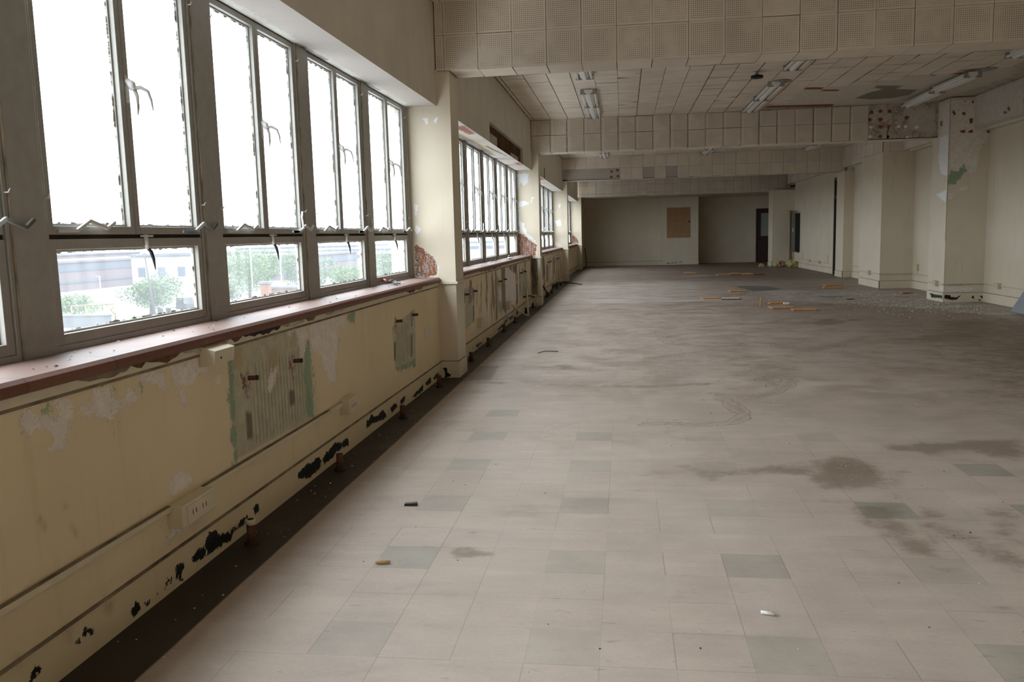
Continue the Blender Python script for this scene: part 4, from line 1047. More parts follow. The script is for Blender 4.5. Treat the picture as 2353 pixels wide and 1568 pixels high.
b = MB(); b.box(-2.1, 6.3, -8.4, -8.2, 0, 3.6, 'cream_paint'); struct(b, 'wall_front', 'plain wall behind the camera', 'wall')

# right-hand baseboards with their groove and the chair-height raceway
def base_run(b, pts, z=0.148, t=0.012, off=0):
    """boards along a polyline of (x, y) corners, room on the left-hand (-x / -y) side"""
    for (x0, y0), (x1, y1) in zip(pts, pts[1:]):
        if abs(x0 - x1) < 1e-6:
            a, c = sorted((y0, y1)); b.box(x0 - t, x0, a - t, c, 0, z, 'cream_paint'); b.box(x0 - t * .7, x0, a - t * .7, c, z, z + 0.007, 'grime_line')
        else:
            a, c = sorted((x0, x1)); b.box(a - t, c, y0 - t, y0, 0, z, 'cream_paint'); b.box(a - t * .7, c, y0 - t * .7, y0, z, z + 0.007, 'grime_line')
b = MB()
base_run(b, [(5.80, 2.0), (5.80, 14.63)]); 
base_run(b, [(5.80, 15.36), (5.80, 18.1)]); base_run(b, [(5.80, 18.1), (5.17, 18.1), (5.17, 19.62)])
base_run(b, [(5.70, 19.62), (5.70, 22.3)]); base_run(b, [(5.65, 22.3), (5.47, 22.3), (5.47, 23.05)]); base_run(b, [(5.65, 24.02), (5.65, 29.4)])
base_run(b, [(5.65, 29.4), (4.93, 29.4), (4.93, 30.2)])
struct(b, 'baseboard_right', 'cream baseboard running round the right wall and columns', 'baseboard')
b = MB(); bc = MASKS['C1']
b.box(5.173, 5.8, 14.618, 15.36, 0, 0.148, 'cream_paint', skip='xy')
b.grid((5.173, 14.618, 0), (0.627, 0, 0), (0, 0, 0.148), 100, 26, 'cream_paint', keys=('C1',), ax=(0, 2))
b.grid((5.173, 15.36, 0), (0, -0.742, 0), (0, 0, 0.148), 80, 26, 'cream_paint', keys=('C1s',), ax=(1, 2))
b.box(5.178, 5.8, 14.623, 15.36, 0.148, 0.155, 'grime_line')
struct(b, 'baseboard_right_2', 'cream base of the nearer right column, ragged black chips', 'baseboard')

# ------------------------------------------------------------------ steel windows
UW = 1.2333            # one window, mullion to mullion
ZS, ZH, ZM = 0.912, 2.445, 1.303
def make_window():
    root = bpy.data.objects.new('window_1', None); COL.objects.link(root)
    # local: y runs along the wall 0..UW, x into the room, z absolute
    f = MB()
    f.box(-0.06, 0.0, 0.075, 0.098, ZS, ZH, 'window_steel'); f.box(-0.06, 0.0, UW - 0.098, UW - 0.075, ZS, ZH, 'window_steel')
    f.box(-0.06, -0.001, 0.098, UW - 0.098, ZS, ZS + 0.022, 'window_steel'); f.box(-0.06, -0.001, 0.098, UW - 0.098, ZH - 0.036, ZH, 'window_steel')
    f.box(-0.055, -0.014, 0.098, UW - 0.098, ZM - 0.010, ZM + 0.010, 'gap_dark')
    f.build('frame', root, 0.002)
    mu = MB()
    mu.box(-0.055, 0.006, UW - 0.079, UW + 0.079, ZS - 0.002, ZH, 'window_steel')
    mu.box(-0.02, 0.0085, UW - 0.081, UW - 0.0785, ZS, ZH, 'grime_line')
    mu.build('mullion', root, 0.003)
    def sash(name, y0, y1, z0, z1, rail, glass, wav):
        s_ = MB()
        d0, d1 = -0.045, -0.006
        s_.box(d0, d1, y0, y0 + rail, z0, z1, 'window_steel'); s_.box(d0, d1, y1 - rail, y1, z0, z1, 'window_steel')
        s_.box(d0, d1 - .0005, y0 + rail, y1 - rail, z0, z0 + rail, 'window_steel'); s_.box(d0, d1 - .0005, y0 + rail, y1 - rail, z1 - rail, z1, 'window_steel')
        e = 0.008   # inner glazing lip, set back
        s_.box(-0.040, -0.026, y0 + rail, y0 + rail + e, z0 + rail, z1 - rail, 'window_steel'); s_.box(-0.040, -0.026, y1 - rail - e, y1 - rail, z0 + rail, z1 - rail, 'window_steel')
        s_.box(-0.040, -0.0265, y0 + rail, y1 - rail, z0 + rail, z0 + rail + e, 'window_steel'); s_.box(-0.040, -0.0265, y0 + rail, y1 - rail, z1 - rail - e, z1 - rail, 'window_steel')
        so = s_.build(name, root, 0.0018)
        p = MB(); p.box(-0.0345, -0.0315, y0 + rail + 0.001, y1 - rail - 0.001, z0 + rail + 0.001, z1 - rail - 0.001, glass)
        p.v = p.v; po = p.build('pane', so)
        return so
    c = UW / 2
    lo, hi = ZM + 0.007, ZH - 0.038
    s1 = sash('casement_sash', 0.101, c - 0.002, lo, hi, 0.030, 'glass_clear', 1)
    s2 = sash('casement_sash', c + 0.002, UW - 0.101, lo, hi, 0.030, 'glass_clear', 1)
    s3 = sash('hopper_sash', 0.101, UW - 0.101, ZS + 0.024, ZM - 0.008, 0.036, 'glass_dirty', 1)
    # closing bead over the meeting stiles
    # lever handle on the meeting stile: back plate, boss, two curved prongs
    h = MB()
    hy, hz = c + 0.012, 1.868
    h.box(-0.006, 0.0, hy - 0.008, hy + 0.008, hz - 0.055, hz + 0.05, 'white_metal')
    h.tube([(-0.002, hy, hz + 0.03), (0.016, hy, hz + 0.015), (0.020, hy + 0.004, hz - 0.006)], [0.012, 0.016, 0.012], 'white_metal', 10)
    h.tube([(0.018, hy + 0.004, hz), (0.045, hy + 0.012, hz + 0.004), (0.072, hy + 0.016, hz - 0.012), (0.082, hy + 0.018, hz - 0.045), (0.086, hy + 0.02, hz - 0.085)], [0.009, 0.0075, 0.006, 0.005, 0.002], 'lamp_grey', 8)
    h.tube([(0.022, hy + 0.006, hz + 0.002), (0.030, hy + 0.010, hz - 0.03), (0.030, hy + 0.012, hz - 0.07), (0.026, hy + 0.012, hz - 0.10)], [0.008, 0.0065, 0.0055, 0.002], 'lamp_grey', 8)
    h.build('lever_handle', s1)
    # flat bent stays along the casement bottoms
    st = MB()
    zz = lo + 0.012
    st.strip([(0.0, 0.15, zz), (0.0, 0.245, zz + 0.001), (0.012, 0.305, zz + 0.036), (0.024, 0.385, zz + 0.010), (0.030, 0.425, zz + 0.032)], 0.012, 0.009, 'white_metal')
    st.build('stay_arm', s1)
    # latch on the hopper: bracket and dark pointed pull
    la = MB()
    la.strip([(0.0, c + 0.055, ZM + 0.006), (0.003, c + 0.055, ZM - 0.052)], 0.011, 0.012, 'white_metal')
    la.box(-0.008, 0.006, c + 0.03, c + 0.10, ZM - 0.004, ZM + 0.004, 'white_metal')
    la.tube([(0.002, c + 0.06, ZM - 0.048), (0.010, c + 0.068, ZM - 0.062), (0.016, c + 0.072, ZM - 0.092), (0.020, c + 0.074, ZM - 0.135)], [0.007, 0.0075, 0.006, 0.0015], 'black_iron', 8)
    la.build('latch', s3)
    # small pegs on the mullion and stile
    for (py_, pz_) in ((0.09, 2.30), (0.09, 1.43), (UW - 0.09, 2.31), (UW - 0.09, 1.44)):
        g = MB()
        g.tube([(0.0, py_, pz_), (0.012, py_ + 0.002, pz_), (0.018, py_ + 0.004, pz_ + 0.012)], [0.0035, 0.003, 0.002], 'white_metal', 6)
        g.build('peg', root)
    return root, (c, lo)
win, (WC, WLO) = make_window()
STAY = [  # the right-hand stay of each window was bent its own way
    [(0, .0), (.11, .001), (.150, .036), (.235, .010), (.275, .036)],
    [(0, .0), (.09, .001), (.115, .02), (.110, .05), (.10, .085), (.112, .115)],
    [(0, .0), (.10, .001), (.135, .034), (.215, .006), (.265, .010), (.29, .03), (.275, .07), (.29, .10)],
    [(0, .0), (.10, .001), (.145, .030), (.205, .012), (.25, .02)],
]
n_win = 0
ORD = ('first', 'second', 'third', 'fourth', 'fifth', 'sixth')
def place_window(i, k):
    global n_win
    y1 = PIERS[i + 1][0]
    y0 = y1 - (6 - k) * UW
    o = win if n_win == 0 else copy_tree(win)
    n_win += 1
    o.name = 'window_%d' % n_win
    o.location = (XG, y0, 0)
    lab = 'grey steel window of two tall casements over a grimy hopper, %s before the pier, %s' % (('sixth', 'fifth', 'fourth', 'third', 'second', 'last')[k], bays_name(i + 1))
    tag(o, lab, 'window', 'steel windows of the %s' % bays_name(i + 1), 'structure')
    # right-hand stay
    sh = STAY[(k + i * 3) % 4] if i else STAY[(0, 0, 0, 1, 2, 3)[k]]
    s2 = [c_ for c_ in o.children if c_.name.startswith('casement_sash')][-1]
    m_ = MB()
    zz = WLO + 0.012
    yb = UW - 0.27
    pts = [(0.0 + 0.02 * (j > 1), yb + a, zz + c_) for j, (a, c_) in enumerate(sh)]
    m_.strip(pts, 0.013, 0.010, 'white_metal')
    m_.build('stay_arm', s2)
    return o
ws = [(0, k) for k in range(6)] + [(1, k) for k in range(6)] + [(2, k) for k in range(6)] + [(3, k) for k in range(6)]
for i, k in ws: place_window(i, k)
for i, (y0, y1) in enumerate(BAYS):
    b = MB()
    b.box(XG - 0.08, XG + 0.004, y0, y0 + 0.09, ZS, ZH, 'window_steel'); b.box(XG - 0.08, XG + 0.004, y1 - 0.09, y1, ZS, ZH, 'window_steel')
    struct(b, 'trim_%d' % (i + 9), 'grey steel jambs where the windows meet the piers, %s' % bays_name(i + 1), 'trim', bevel=0.002)

# ------------------------------------------------------------------ things fixed to the window wall
def nm_box(name, loc, label, cat, parts, group=None, rz=0):
    t = thing(name, loc, label, cat, group, rz=rz)
    for pn, fn, bev in parts:
        q = MB(); fn(q); q.build(pn, t, bev)
    return t
# radiator connections: capped rusty pipe stubs out of the wall
wherey = [(3.50, 'lower left of the near radiator ghost', 0), (4.02, 'upper right of the near radiator ghost', 0), (5.96, 'left of the small striped ghost near the pier', 0), (6.44, 'right of the small striped ghost near the pier', 0),
          (8.66, 'just beyond the nearest pier', 1), (9.17, 'second beyond the nearest pier', 1), (11.08, 'left of the bared brown plaster, second bay', 1), (11.56, 'on the bared brown plaster, second bay', 1),
          (13.42, 'first of the last pair, second bay', 1), (13.96, 'last before the second pier', 1), (18.43, 'left one of the middle pair, third bay', 2), (18.95, 'right one of the middle pair, third bay', 2), (20.79, 'left one of the last pair, third bay', 2), (21.24, 'right one of the last pair, third bay', 2)]
stub0 = None
for y, txt, i in wherey:
    if stub0 is None:
        t = thing('pipe_stub', (XW, y, 0.67), '', 'pipe')
        q = MB(); q.tube([(0, 0, 0), (0.046, 0, 0.003)], 0.0105, 'rust', 12); q.tube([(0.044, 0, 0.003), (0.050, 0, 0.003)], 0.0115, 'rust_dark', 12); q.build('pipe', t)
        q = MB()
        q.prism([(0.03 * math.cos(a) * (1 + .25 * math.sin(3 * a + 1)), -0.03 + 0.055 * math.sin(a) * (1 + .2 * math.cos(4 * a))) for a in [2 * math.pi * j / 14 for j in range(14)]], 'x', 0.0005, 0.006, 'old_plaster')
        q.build('broken_plaster', t)
        stub0 = t
    else:
        t = copy_tree(stub0); t.location = (XW, y, 0.668)
    tag(t, 'rusty pipe stub in window wall, %s' % txt, 'pipe', 'pipe stubs in the window wall')
pl = [(3.26, 'with pale collar, nearest the camera'), (4.39, 'second from the camera'), (5.74, 'third from the camera'), (6.95, 'just before the nearest pier'), (8.47, 'just past the nearest pier'), (9.59, 'below the second bay, second one'), (11.05, 'below the second bay, third one'),
      (12.2, 'below the bared brown plaster, second bay'), (13.6, 'beside the fallen raceway'), (14.65, 'just before the second pier'), (17.13, 'first in the third bay'), (18.34, 'second in the third bay'), (19.73, 'third in the third bay'), (20.99, 'last in the third bay')]
floor0 = None
for y, txt in pl:
    if floor0 is None:
        t = thing('floor_pipe', (-1.575, y, 0), '', 'pipe')
        q = MB(); q.tube([(0, 0, 0), (0.002, 0, 0.10)], 0.019, 'rust', 14); q.build('pipe', t)
        q = MB(); q.tube([(0, 0, 0.0), (0, 0, 0.007)], 0.032, 'rust_dark', 14); q.build('flange', t)
        floor0 = t
        q = MB(); q.tube([(0.002, 0, 0.086), (0.002, 0, 0.108)], 0.0215, 'raceway_paint', 14); q.tube([(0.002, 0, 0.106), (0.002, 0, 0.1095)], 0.014, 'rust_dark', 12)
        collar = q
    else:
        t = copy_tree(floor0); t.location = (-1.575 - 0.02 * (y > 11 and y < 15), y, 0); t.scale = (1, 1, 0.85 + 0.25 * rnd.random())
    tag(t, 'short rusty pipe upright on black floor strip, %s' % txt, 'pipe', 'floor pipes along the window wall')
collar.build('collar', floor0)

def outlet_parts(q_w, q_h, q_d, conduit=0):
    def body(q):
        q.box(0, q_d, 0, q_w, 0, q_h, 'raceway_paint', skip='x')
    def face(q):
        q.box(q_d, q_d + 0.003, q_w * 0.12, q_w * 0.88, q_h * 0.12, q_h * 0.88, 'raceway_paint')
    return body, face
def outlet(name, loc, w_, h_, d_, label, mirror=False, mitre=None):
    t = thing(name, loc, label, 'outlet box')
    body, face = outlet_parts(w_, h_, d_)
    q = MB(); body(q)
    if mirror: q.v = [(-a, b_, c_) for a, b_, c_ in q.v]; q.f = [tuple(reversed(f_)) for f_ in q.f]
    q.build('housing', t, 0.004)
    q = MB(); face(q); cp = q.build('cover_plate', t)
    for yy in (0.32, 0.62):
        for s_ in (-0.012, 0.012):
            q = MB(); q.box(d_ + 0.003, d_ + 0.0036, w_ * yy + s_ - 0.002, w_ * yy + s_ + 0.002, h_ * 0.4, h_ * 0.62, 'gap_dark')
            q.build('socket_slot', cp)
    return t
outlet('outlet_box', (XW, 2.78, 0.235), 0.25, 0.085, 0.06, 'long cream double outlet box on the low raceway, nearest the camera')
outlet('outlet_box', (XW, 4.69, 0.245), 0.17, 0.09, 0.055, 'cream outlet box ending the raceway under the nearest windows')
outlet('outlet_box', (XW, 9.36, 0.24), 0.2, 0.09, 0.055, 'cream outlet box low on the wall just past the nearest pier')
outlet('outlet_box', (XW, 11.75, 0.23), 0.22, 0.11, 0.055, 'cream outlet box hanging under the stripped second bay wall')
t = thing('junction_box', (XW, 3.09, 0.785), 'pale cream box hanging just under the sill above the near radiator ghost', 'box')
q = MB(); q.prism([(0.0005, 0.0), (0.062, 0.004), (0.070, 0.062), (0.0005, 0.082)], 'y', 0, 0.17, 'raceway_paint'); q.build('housing', t, 0.003)
q = MB(); q.disc((0.067, 0.05, 0.03), 'x', 0.004, 0.002, 'gap_dark', 10); q.build('screw', t)
# thin raceway
t = thing('raceway', (XW, 0.05, 0.30), 'long cream surface raceway low under the nearest windows, grimy on top', 'raceway')
q = MB(); q.box(0.0005, 0.017, 0, 2.73, 0, 0.020, 'raceway_paint'); q.box(0.001, 0.016, 0, 2.73, 0.0203, 0.0235, 'grime_line'); q.build('duct', t, 0.002)
q = MB(); q.box(0.0005, 0.017, 2.98, 4.64, 0, 0.018, 'raceway_paint'); q.box(0.001, 0.016, 2.98, 4.64, 0.0183, 0.022, 'grime_line'); q.build('duct', t, 0.002)
q = MB(); q.box(0.0005, 0.022, 4.42, 4.64, -0.003, 0.023, 'raceway_paint'); q.build('coupling', t, 0.002)
# faint round-cornered marks of a removed plate
t = thing('blank_plate', (XW, 6.86, 0.42), 'faint painted-over blank double plate beside the nearest pier', 'plate')
q = MB(); q.box(0.0003, 0.003, 0, 0.20, 0, 0.10, 'cream_paint'); q.build('plate', t, 0.0012)
# fallen conduit lengths in the second and third bay
def fallen(name, pts, r, mat, label, cat='conduit'):
    q = MB(); q.tube(pts, r, mat, 8); return tag(q.build(name), label, cat)
fallen('fallen_conduit', [(-1.64, 14.15, 0.36), (-1.58, 13.75, 0.20), (-1.54, 13.40, 0.11), (-1.50, 13.1, 0.02)], 0.014, 'raceway_paint', 'pale length of conduit hanging off the wall down to the floor, second bay')
fallen('fallen_conduit', [(-1.62, 11.95, 0.30), (-1.57, 12.35, 0.17), (-1.52, 12.9, 0.05), (-1.50, 13.05, 0.015)], 0.013, 'raceway_paint', 'sagging conduit hanging from the outlet box, second bay')
fallen('fallen_conduit', [(-1.645, 13.75, 0.26), (-1.645, 14.2, 0.235), (-1.64, 14.6, 0.22), (-1.6, 15.02, 0.16)], 0.012, 'rust_dark', 'dark conduit sagging along the wall toward the second pier')
fallen('fallen_conduit', [(-1.635, 16.25, 0.40), (-1.60, 16.9, 0.20), (-1.56, 17.5, 0.012)], 0.015, 'rust_dark', 'dark conduit slanting down the wall to the floor, third bay')
fallen('metal_rod', [(-1.57, 22.05, 0.014), (-1.32, 21.7, 0.012), (-1.06, 21.15, 0.01)], 0.012, 'black_iron', 'thin black rod on the floor before the third pier', 'rod')
fallen('metal_rod', [(-1.50, 32.9, 0.72), (-1.46, 32.75, 0.35), (-1.42, 32.5, 0.01)], 0.012, 'black_iron', 'thin dark rod leaning in the left corner of the far alcove', 'rod')
q = MB(); q.prism([(0, 0), (0.12, 0.02), (0.16, 0.1), (0.06, 0.15), (-0.03, 0.09)], 'x', -1.56, -1.535, 'old_plaster'); o = q.build('plaster_chunk'); o.location = (0.03, 14.55, 0.012); tag(o, 'pale broken plaster slab propped at the foot of the second pier', 'plaster')

# tools left on the sills
t = thing('pliers', (-1.80, 6.42, 0.917), 'open steel pliers with red grip on the near sill', 'tool', rz=0.5)
q = MB(); q.strip([(0, -0.16, 0.006), (0.0, -0.05, 0.012), (0, 0.02, 0.012)], 0.010, 0.012, 'tool_steel'); q.strip([(0.03, -0.13, 0.006), (0.012, -0.04, 0.018), (0.0, 0.02, 0.014)], 0.010, 0.012, 'tool_steel'); q.build('arm', t)
q = MB(); q.box(-0.045, 0.045, 0.015, 0.04, 0.001, 0.022, 'tool_steel'); q.tube([(-0.002, 0.02, 0.012), (-0.002, 0.02, 0.03)], 0.016, 'tool_steel', 12); q.build('jaw', t, 0.002)
q = MB(); q.tube([(-0.03, 0.04, 0.018), (-0.055, 0.13, 0.032)], [0.014, 0.009], 'tool_red', 10); q.build('grip', t)
t = thing('casement_arm', (-1.81, 13.25, 0.924), 'black iron window arm lying on the second sill', 'tool', rz=0.2)
q = MB(); q.tube([(0, -0.22, 0.014), (0.02, 0.2, 0.02)], 0.016, 'black_iron', 8); q.build('bar', t)
q = MB(); q.box(-0.03, 0.02, -0.5, -0.2, 0.0, 0.012, 'white_metal'); q.build('strip', t, 0.002)
fallen('wire_scrap', [(-1.80, 11.45, 0.92), (-1.84, 11.7, 0.922), (-1.80, 11.9, 0.924), (-1.86, 12.15, 0.920)], 0.006, 'black_iron', 'small dark bent wire on the second sill', 'wire')

# ------------------------------------------------------------------ fluorescent lights
def make_light():
    t = thing('fluorescent_light', (0, 0, 0), '', 'ceiling light')
    Lh = 1.27
    q = MB(); q.prism([(-0.062, 0.0), (-0.056, -0.042), (-0.018, -0.078), (0.018, -0.078), (0.056, -0.042), (0.062, 0.0)], 'y', 0, Lh, 'lamp_white'); q.build('housing', t, 0.002)
    for s_ in (-1, 1):
        q = MB(); q.tube([(0.088 * s_, 0.03, -0.052), (0.088 * s_, Lh - 0.03, -0.052)], 0.019, 'lamp_white', 12); q.build('tube', t)
    for yy in (0.004, Lh - 0.024):
        q = MB(); q.box(-0.112, 0.112, yy, yy + 0.02, -0.074, -0.004, 'lamp_grey'); q.build('lamp_holder', t, 0.003)
    return t
lightsrc = make_light()
LX = (-0.475, 2.08, 4.60)
spots = []
for r_, x in enumerate(LX):
    for y, s_ in ((12.14, 'first of the pair'), (13.44, 'second of the pair')): spots.append((x, y, r_, s_ + ' before the second beam'))
    for y, s_ in ((8.42, 'far pair behind the nearest beam, first'), (9.76, 'peeping out under the nearest beam')): spots.append((x, y, r_, s_))
    for y, s_ in ((19.95, 'first beyond the second beam'), (21.25, 'second beyond the second beam')): spots.append((x, y, r_, s_))
row = ('window row', 'middle row', 'right wall row')
for n_, (x, y, r_, txt) in enumerate(spots):
    t = lightsrc if n_ == 0 else copy_tree(lightsrc)
    t.location = (x, y + (0.1 if r_ == 1 else 0), ZC)
    if r_ == 2 and 12 < y < 15: t.rotation_euler = (math.radians(0.6 if y < 13 else -1.0), 0, math.radians(1.0)); t.location = (x - 0.02, y + .02, ZC - 0.018)
    tag(t, 'two-tube fluorescent light, %s, %s' % (txt, row[r_]), 'ceiling light', 'fluorescent lights under the ceiling')
for x, y, s_ in ((-0.475, 12.25, 'beside the windows'), (2.16, 12.26, 'in the middle of the ceiling'), (4.72, 12.1, 'near the right wall')):
    q = MB(); q.disc((0, 0, -0.006), 'z', 0.125, 0.0055, 'lamp_grey', 28); q.disc((0, 0, -0.02), 'z', 0.05, 0.0145, 'lamp_grey', 20)
    o = q.build('ceiling_rose'); o.location = (x, y - 0.1 * 0, ZC - 0.004); tag(o, 'round grey cover plate at the head of a light, %s' % s_, 'cover plate')
t = thing('ceiling_fitting', (1.705, 11.45, ZC), 'black round notched fitting hanging on a short stem from the ceiling', 'fitting')
q = MB(); q.tube([(0, 0, -0.002), (0, 0, -0.05)], 0.02, 'lamp_grey', 12); q.build('stem', t)
q = MB(); q.prism([((0.078 if k % 2 else 0.064) * math.cos(2 * math.pi * k / 28), (0.078 if k % 2 else 0.064) * math.sin(2 * math.pi * k / 28)) for k in range(28)], 'z', -0.085, -0.05, 'black_iron'); q.build('cap', t, 0.004)

# ------------------------------------------------------------------ right wall fittings
def raceR(name, segs, label):
    t = thing(name, (0, 0, 0), label, 'raceway')
    for (x0, x1, y0, y1, z0, z1) in segs:
        q = MB(); q.box(x0, x1, y0, y1, z0, z1, 'raceway_paint'); q.box(x0 + .001, x1 - .001, y0 + .001, y1 - .001, z0 - 0.004, z0 - 0.0003, 'grime_line'); q.build('duct', t)
raceR('raceway', [(5.785, 5.7995, 3.0, 14.62, 0.288, 0.304)], 'thin cream raceway on the right wall nearest the camera')
raceR('raceway', [(5.17, 5.1845, 14.62, 15.3, 0.288, 0.304), (5.17, 5.8, 14.612, 14.626, 0.288, 0.304)], 'thin cream raceway wrapping the nearer right column')
raceR('raceway', [(5.785, 5.7995, 15.4, 18.09, 0.288, 0.304)], 'thin cream raceway between the two right columns')
raceR('raceway', [(5.155, 5.1695, 18.1, 19.6, 0.288, 0.304), (5.156, 5.8, 18.085, 18.099, 0.288, 0.304)], 'thin cream raceway wrapping the wide right column')
raceR('raceway', [(5.685, 5.6995, 19.7, 22.2, 0.288, 0.304)], 'thin cream raceway just before the side door')
raceR('raceway', [(5.635, 5.6495, 24.6, 28.8, 0.275, 0.289), (5.635, 5.6495, 24.6, 24.614, 0.289, 0.50), (5.635, 5.6495, 28.0, 28.014, 0.289, 0.50)], 'cream raceway with two risers beyond the side door')
for x, y, z, lab in ((5.80, 14.05, 0.262, 'cream outlet box on the right wall nearest the camera'), (5.185, 14.93, 0.262, 'cream outlet box on the side of the nearer right column'), (5.17, 18.78, 0.262, 'cream outlet box on the side of the wide right column'),
                     (5.70, 20.8, 0.262, 'cream outlet box between the wide column and door pier'), (5.65, 25.6, 0.24, 'first cream outlet box beyond the side door'), (5.65, 26.9, 0.24, 'second cream outlet box beyond the side door')):
    t = thing('outlet_box', (x, y, z), lab, 'outlet box')
    q = MB(); q.box(-0.055, -0.0003, -0.07, 0.09, -0.012, 0.075, 'raceway_paint'); q.build('housing', t, 0.003)
    q = MB(); q.box(-0.0585, -0.055, -0.055, 0.075, 0.0, 0.064, 'raceway_paint'); q.box(-0.059, -0.0584, -0.01, -0.004, 0.02, 0.045, 'gap_dark'); q.box(-0.059, -0.0584, 0.02, 0.026, 0.02, 0.045, 'gap_dark'); q.build('cover_plate', t)
t = thing('outlet_box', (5.80, 17.78, 0.37), 'tall cream outlet box on a short riser between the right columns', 'outlet box')
q = MB(); q.box(-0.045, -0.0003, -0.07, 0.07, 0.0, 0.125, 'raceway_paint'); q.build('housing', t, 0.003)
q = MB(); q.box(-0.012, -0.0003, -0.01, 0.01, -0.07, 0.0, 'raceway_paint'); q.build('riser', t)

# side door with transom
t = bpy.data.objects.new('door_1', None); COL.objects.link(t); t.location = (5.65, 23.08, 0)
tag(t, 'dark brown side door with tall glass light and transom in the right wall', 'door', kind='structure')
q = MB(); q.box(-0.02, 0.12, 0, 0.06, 0, 2.58, 'door_brown'); q.box(-0.02, 0.12, 0.88, 0.94, 0, 2.58, 'door_brown'); q.box(-0.02, 0.12, 0.06, 0.88, 2.50, 2.58, 'door_brown'); q.box(-0.015, 0.12, 0.06, 0.88, 2.03, 2.11, 'door_brown'); q.build('frame', t, 0.004)
q = MB(); q.box(0.03, 0.07, 0.06, 0.17, 0.01, 2.03, 'door_brown'); q.box(0.03, 0.07, 0.77, 0.88, 0.01, 2.03, 'door_brown'); q.box(0.03, 0.07, 0.17, 0.77, 0.01, 1.02, 'door_brown'); q.box(0.03, 0.07, 0.17, 0.77, 1.9, 2.03, 'door_brown'); lf = q.build('leaf', t, 0.003)
q = MB(); q.box(0.045, 0.052, 0.17, 0.77, 1.02, 1.9, 'glass_dark'); q.build('pane', lf)
q = MB(); q.tube([(0.03, 0.83, 0.93), (-0.035, 0.83, 0.93)], [0.012, 0.03], 'black_iron', 12); q.build('knob', lf)
q = MB(); q.box(0.045, 0.05, 0.06, 0.88, 2.11, 2.50, 'glass_frosted'); q.build('transom_pane', t)
# alcove door
t = bpy.data.objects.new('door_2', None); COL.objects.link(t); t.location = (5.08, 34.0, 0)
tag(t, 'dark brown door with pale frosted pane in the far right alcove', 'door', kind='structure')
q = MB(); q.box(0, 0.05, -0.02, 0.1, 0, 2.06, 'door_brown'); q.box(0.89, 0.94, -0.02, 0.1, 0, 2.06, 'door_brown'); q.box(0.05, 0.89, -0.02, 0.1, 2.0, 2.06, 'door_brown'); q.build('frame', t, 0.004)
q = MB(); q.box(0.05, 0.19, 0.02, 0.06, 0.01, 2.0, 'door_brown'); q.box(0.75, 0.89, 0.02, 0.06, 0.01, 2.0, 'door_brown'); q.box(0.19, 0.75, 0.02, 0.06, 0.01, 1.0, 'door_brown'); q.box(0.19, 0.75, 0.02, 0.06, 1.88, 2.0, 'door_brown'); lf = q.build('leaf', t, 0.003)
q = MB(); q.box(0.19, 0.75, 0.035, 0.042, 1.0, 1.88, 'glass_frosted'); q.build('pane', lf)
q = MB(); q.tube([(0.11, 0.02, 0.87), (0.11, -0.05, 0.87)], [0.012, 0.028], 'black_iron', 12); q.build('knob', lf)

# cork board on the far pillar
t = thing('notice_board', (1.615, 32.8, 1.02), 'brown cork board screwed to the far pillar between the alcoves', 'board')
q = MB(); q.box(0, 0.87, -0.018, -0.0005, 0, 1.14, 'cork'); q.build('panel', t, 0.002)
q = MB(); q.disc((0.835, -0.028, 0.60), 'y', 0.03, 0.01, 'rust_dark', 14); q.build('wall_hook', t)
# electrical panel
t = thing('electrical_panel', (5.65, 28.52, 0.52), 'tall grey green electrical panel box on the wall in the far right corner', 'panel')
q = MB(); q.box(-0.15, -0.0005, 0.0, 0.80, 0.0, 1.22, 'black_iron'); q.build('cabinet', t, 0.006)
q = MB(); q.box(-0.165, -0.151, -0.02, 0.54, -0.02, 1.24, 'panel_green'); cv = q.build('cover', t, 0.004)
q = MB(); q.box(-0.169, -0.1655, 0.24, 0.32, 0.62, 0.76, 'lamp_white'); q.build('label_plate', cv)
q = MB(); q.tube([(-0.10, 0.05, 1.22), (-0.10, 0.10, 1.29), (-0.10, 0.2, 1.31), (-0.10, 0.30, 1.27), (-0.10, 0.33, 1.20)], 0.012, 'panel_green', 8); q.build('cable_loop', t)
t = thing('copper_pipe', (5.50, 29.37, 0), 'pair of reddish copper pipes rising in the far right corner', 'pipe')
for dx in (0, 0.045):
    q = MB(); q.tube([(dx, 0, 0.05), (dx, 0, 1.85)], 0.014, 'copper', 10); q.build('pipe', t)
q = MB(); q.box(-0.02, 0.07, -0.02, 0.02, 1.72, 1.86, 'copper'); q.build('bracket', t, 0.003)

# insulation heaps
def lump(name, c, r, mats, label, seed, cat='insulation'):
    R = random.Random(seed)
    t = thing(name, c, label, cat)
    for k, m_ in enumerate(mats):
        q = MB()
        n1, n2 = 14, 10
        ph = [R.uniform(0, 6.28) for _ in range(6)]
        ox, oy = (k - (len(mats) - 1) / 2) * r * 0.75, R.uniform(-.05, .05) * r
        V = []
        for i in range(n2 + 1):
            th = math.pi * i / n2
            for j in range(n1):
                a = 2 * math.pi * j / n1
                rr = r * (0.62 + 0.16 * math.sin(2 * a + ph[0]) + 0.13 * math.sin(3 * a + 2 * th + ph[1]) + 0.10 * math.sin(5 * a - 3 * th + ph[2]) + R.uniform(-.05, .05))
                V.append((ox + rr * math.sin(th) * math.cos(a), oy + rr * 0.7 * math.sin(th) * math.sin(a), max(0.002, r * 0.42 + rr * 0.72 * math.cos(th))))
        F = [(i * n1 + j, (i + 1) * n1 + j, (i + 1) * n1 + (j + 1) % n1, i * n1 + (j + 1) % n1) for i in range(n2) for j in range(n1)]
        q.add(V, F, m_); q.build('wad', t)
    return t
lump('insulation_heap', (5.46, 28.75, 0), 0.24, ('insulation_yellow',), 'torn yellow insulation wad heaped against the far right corner', 3)
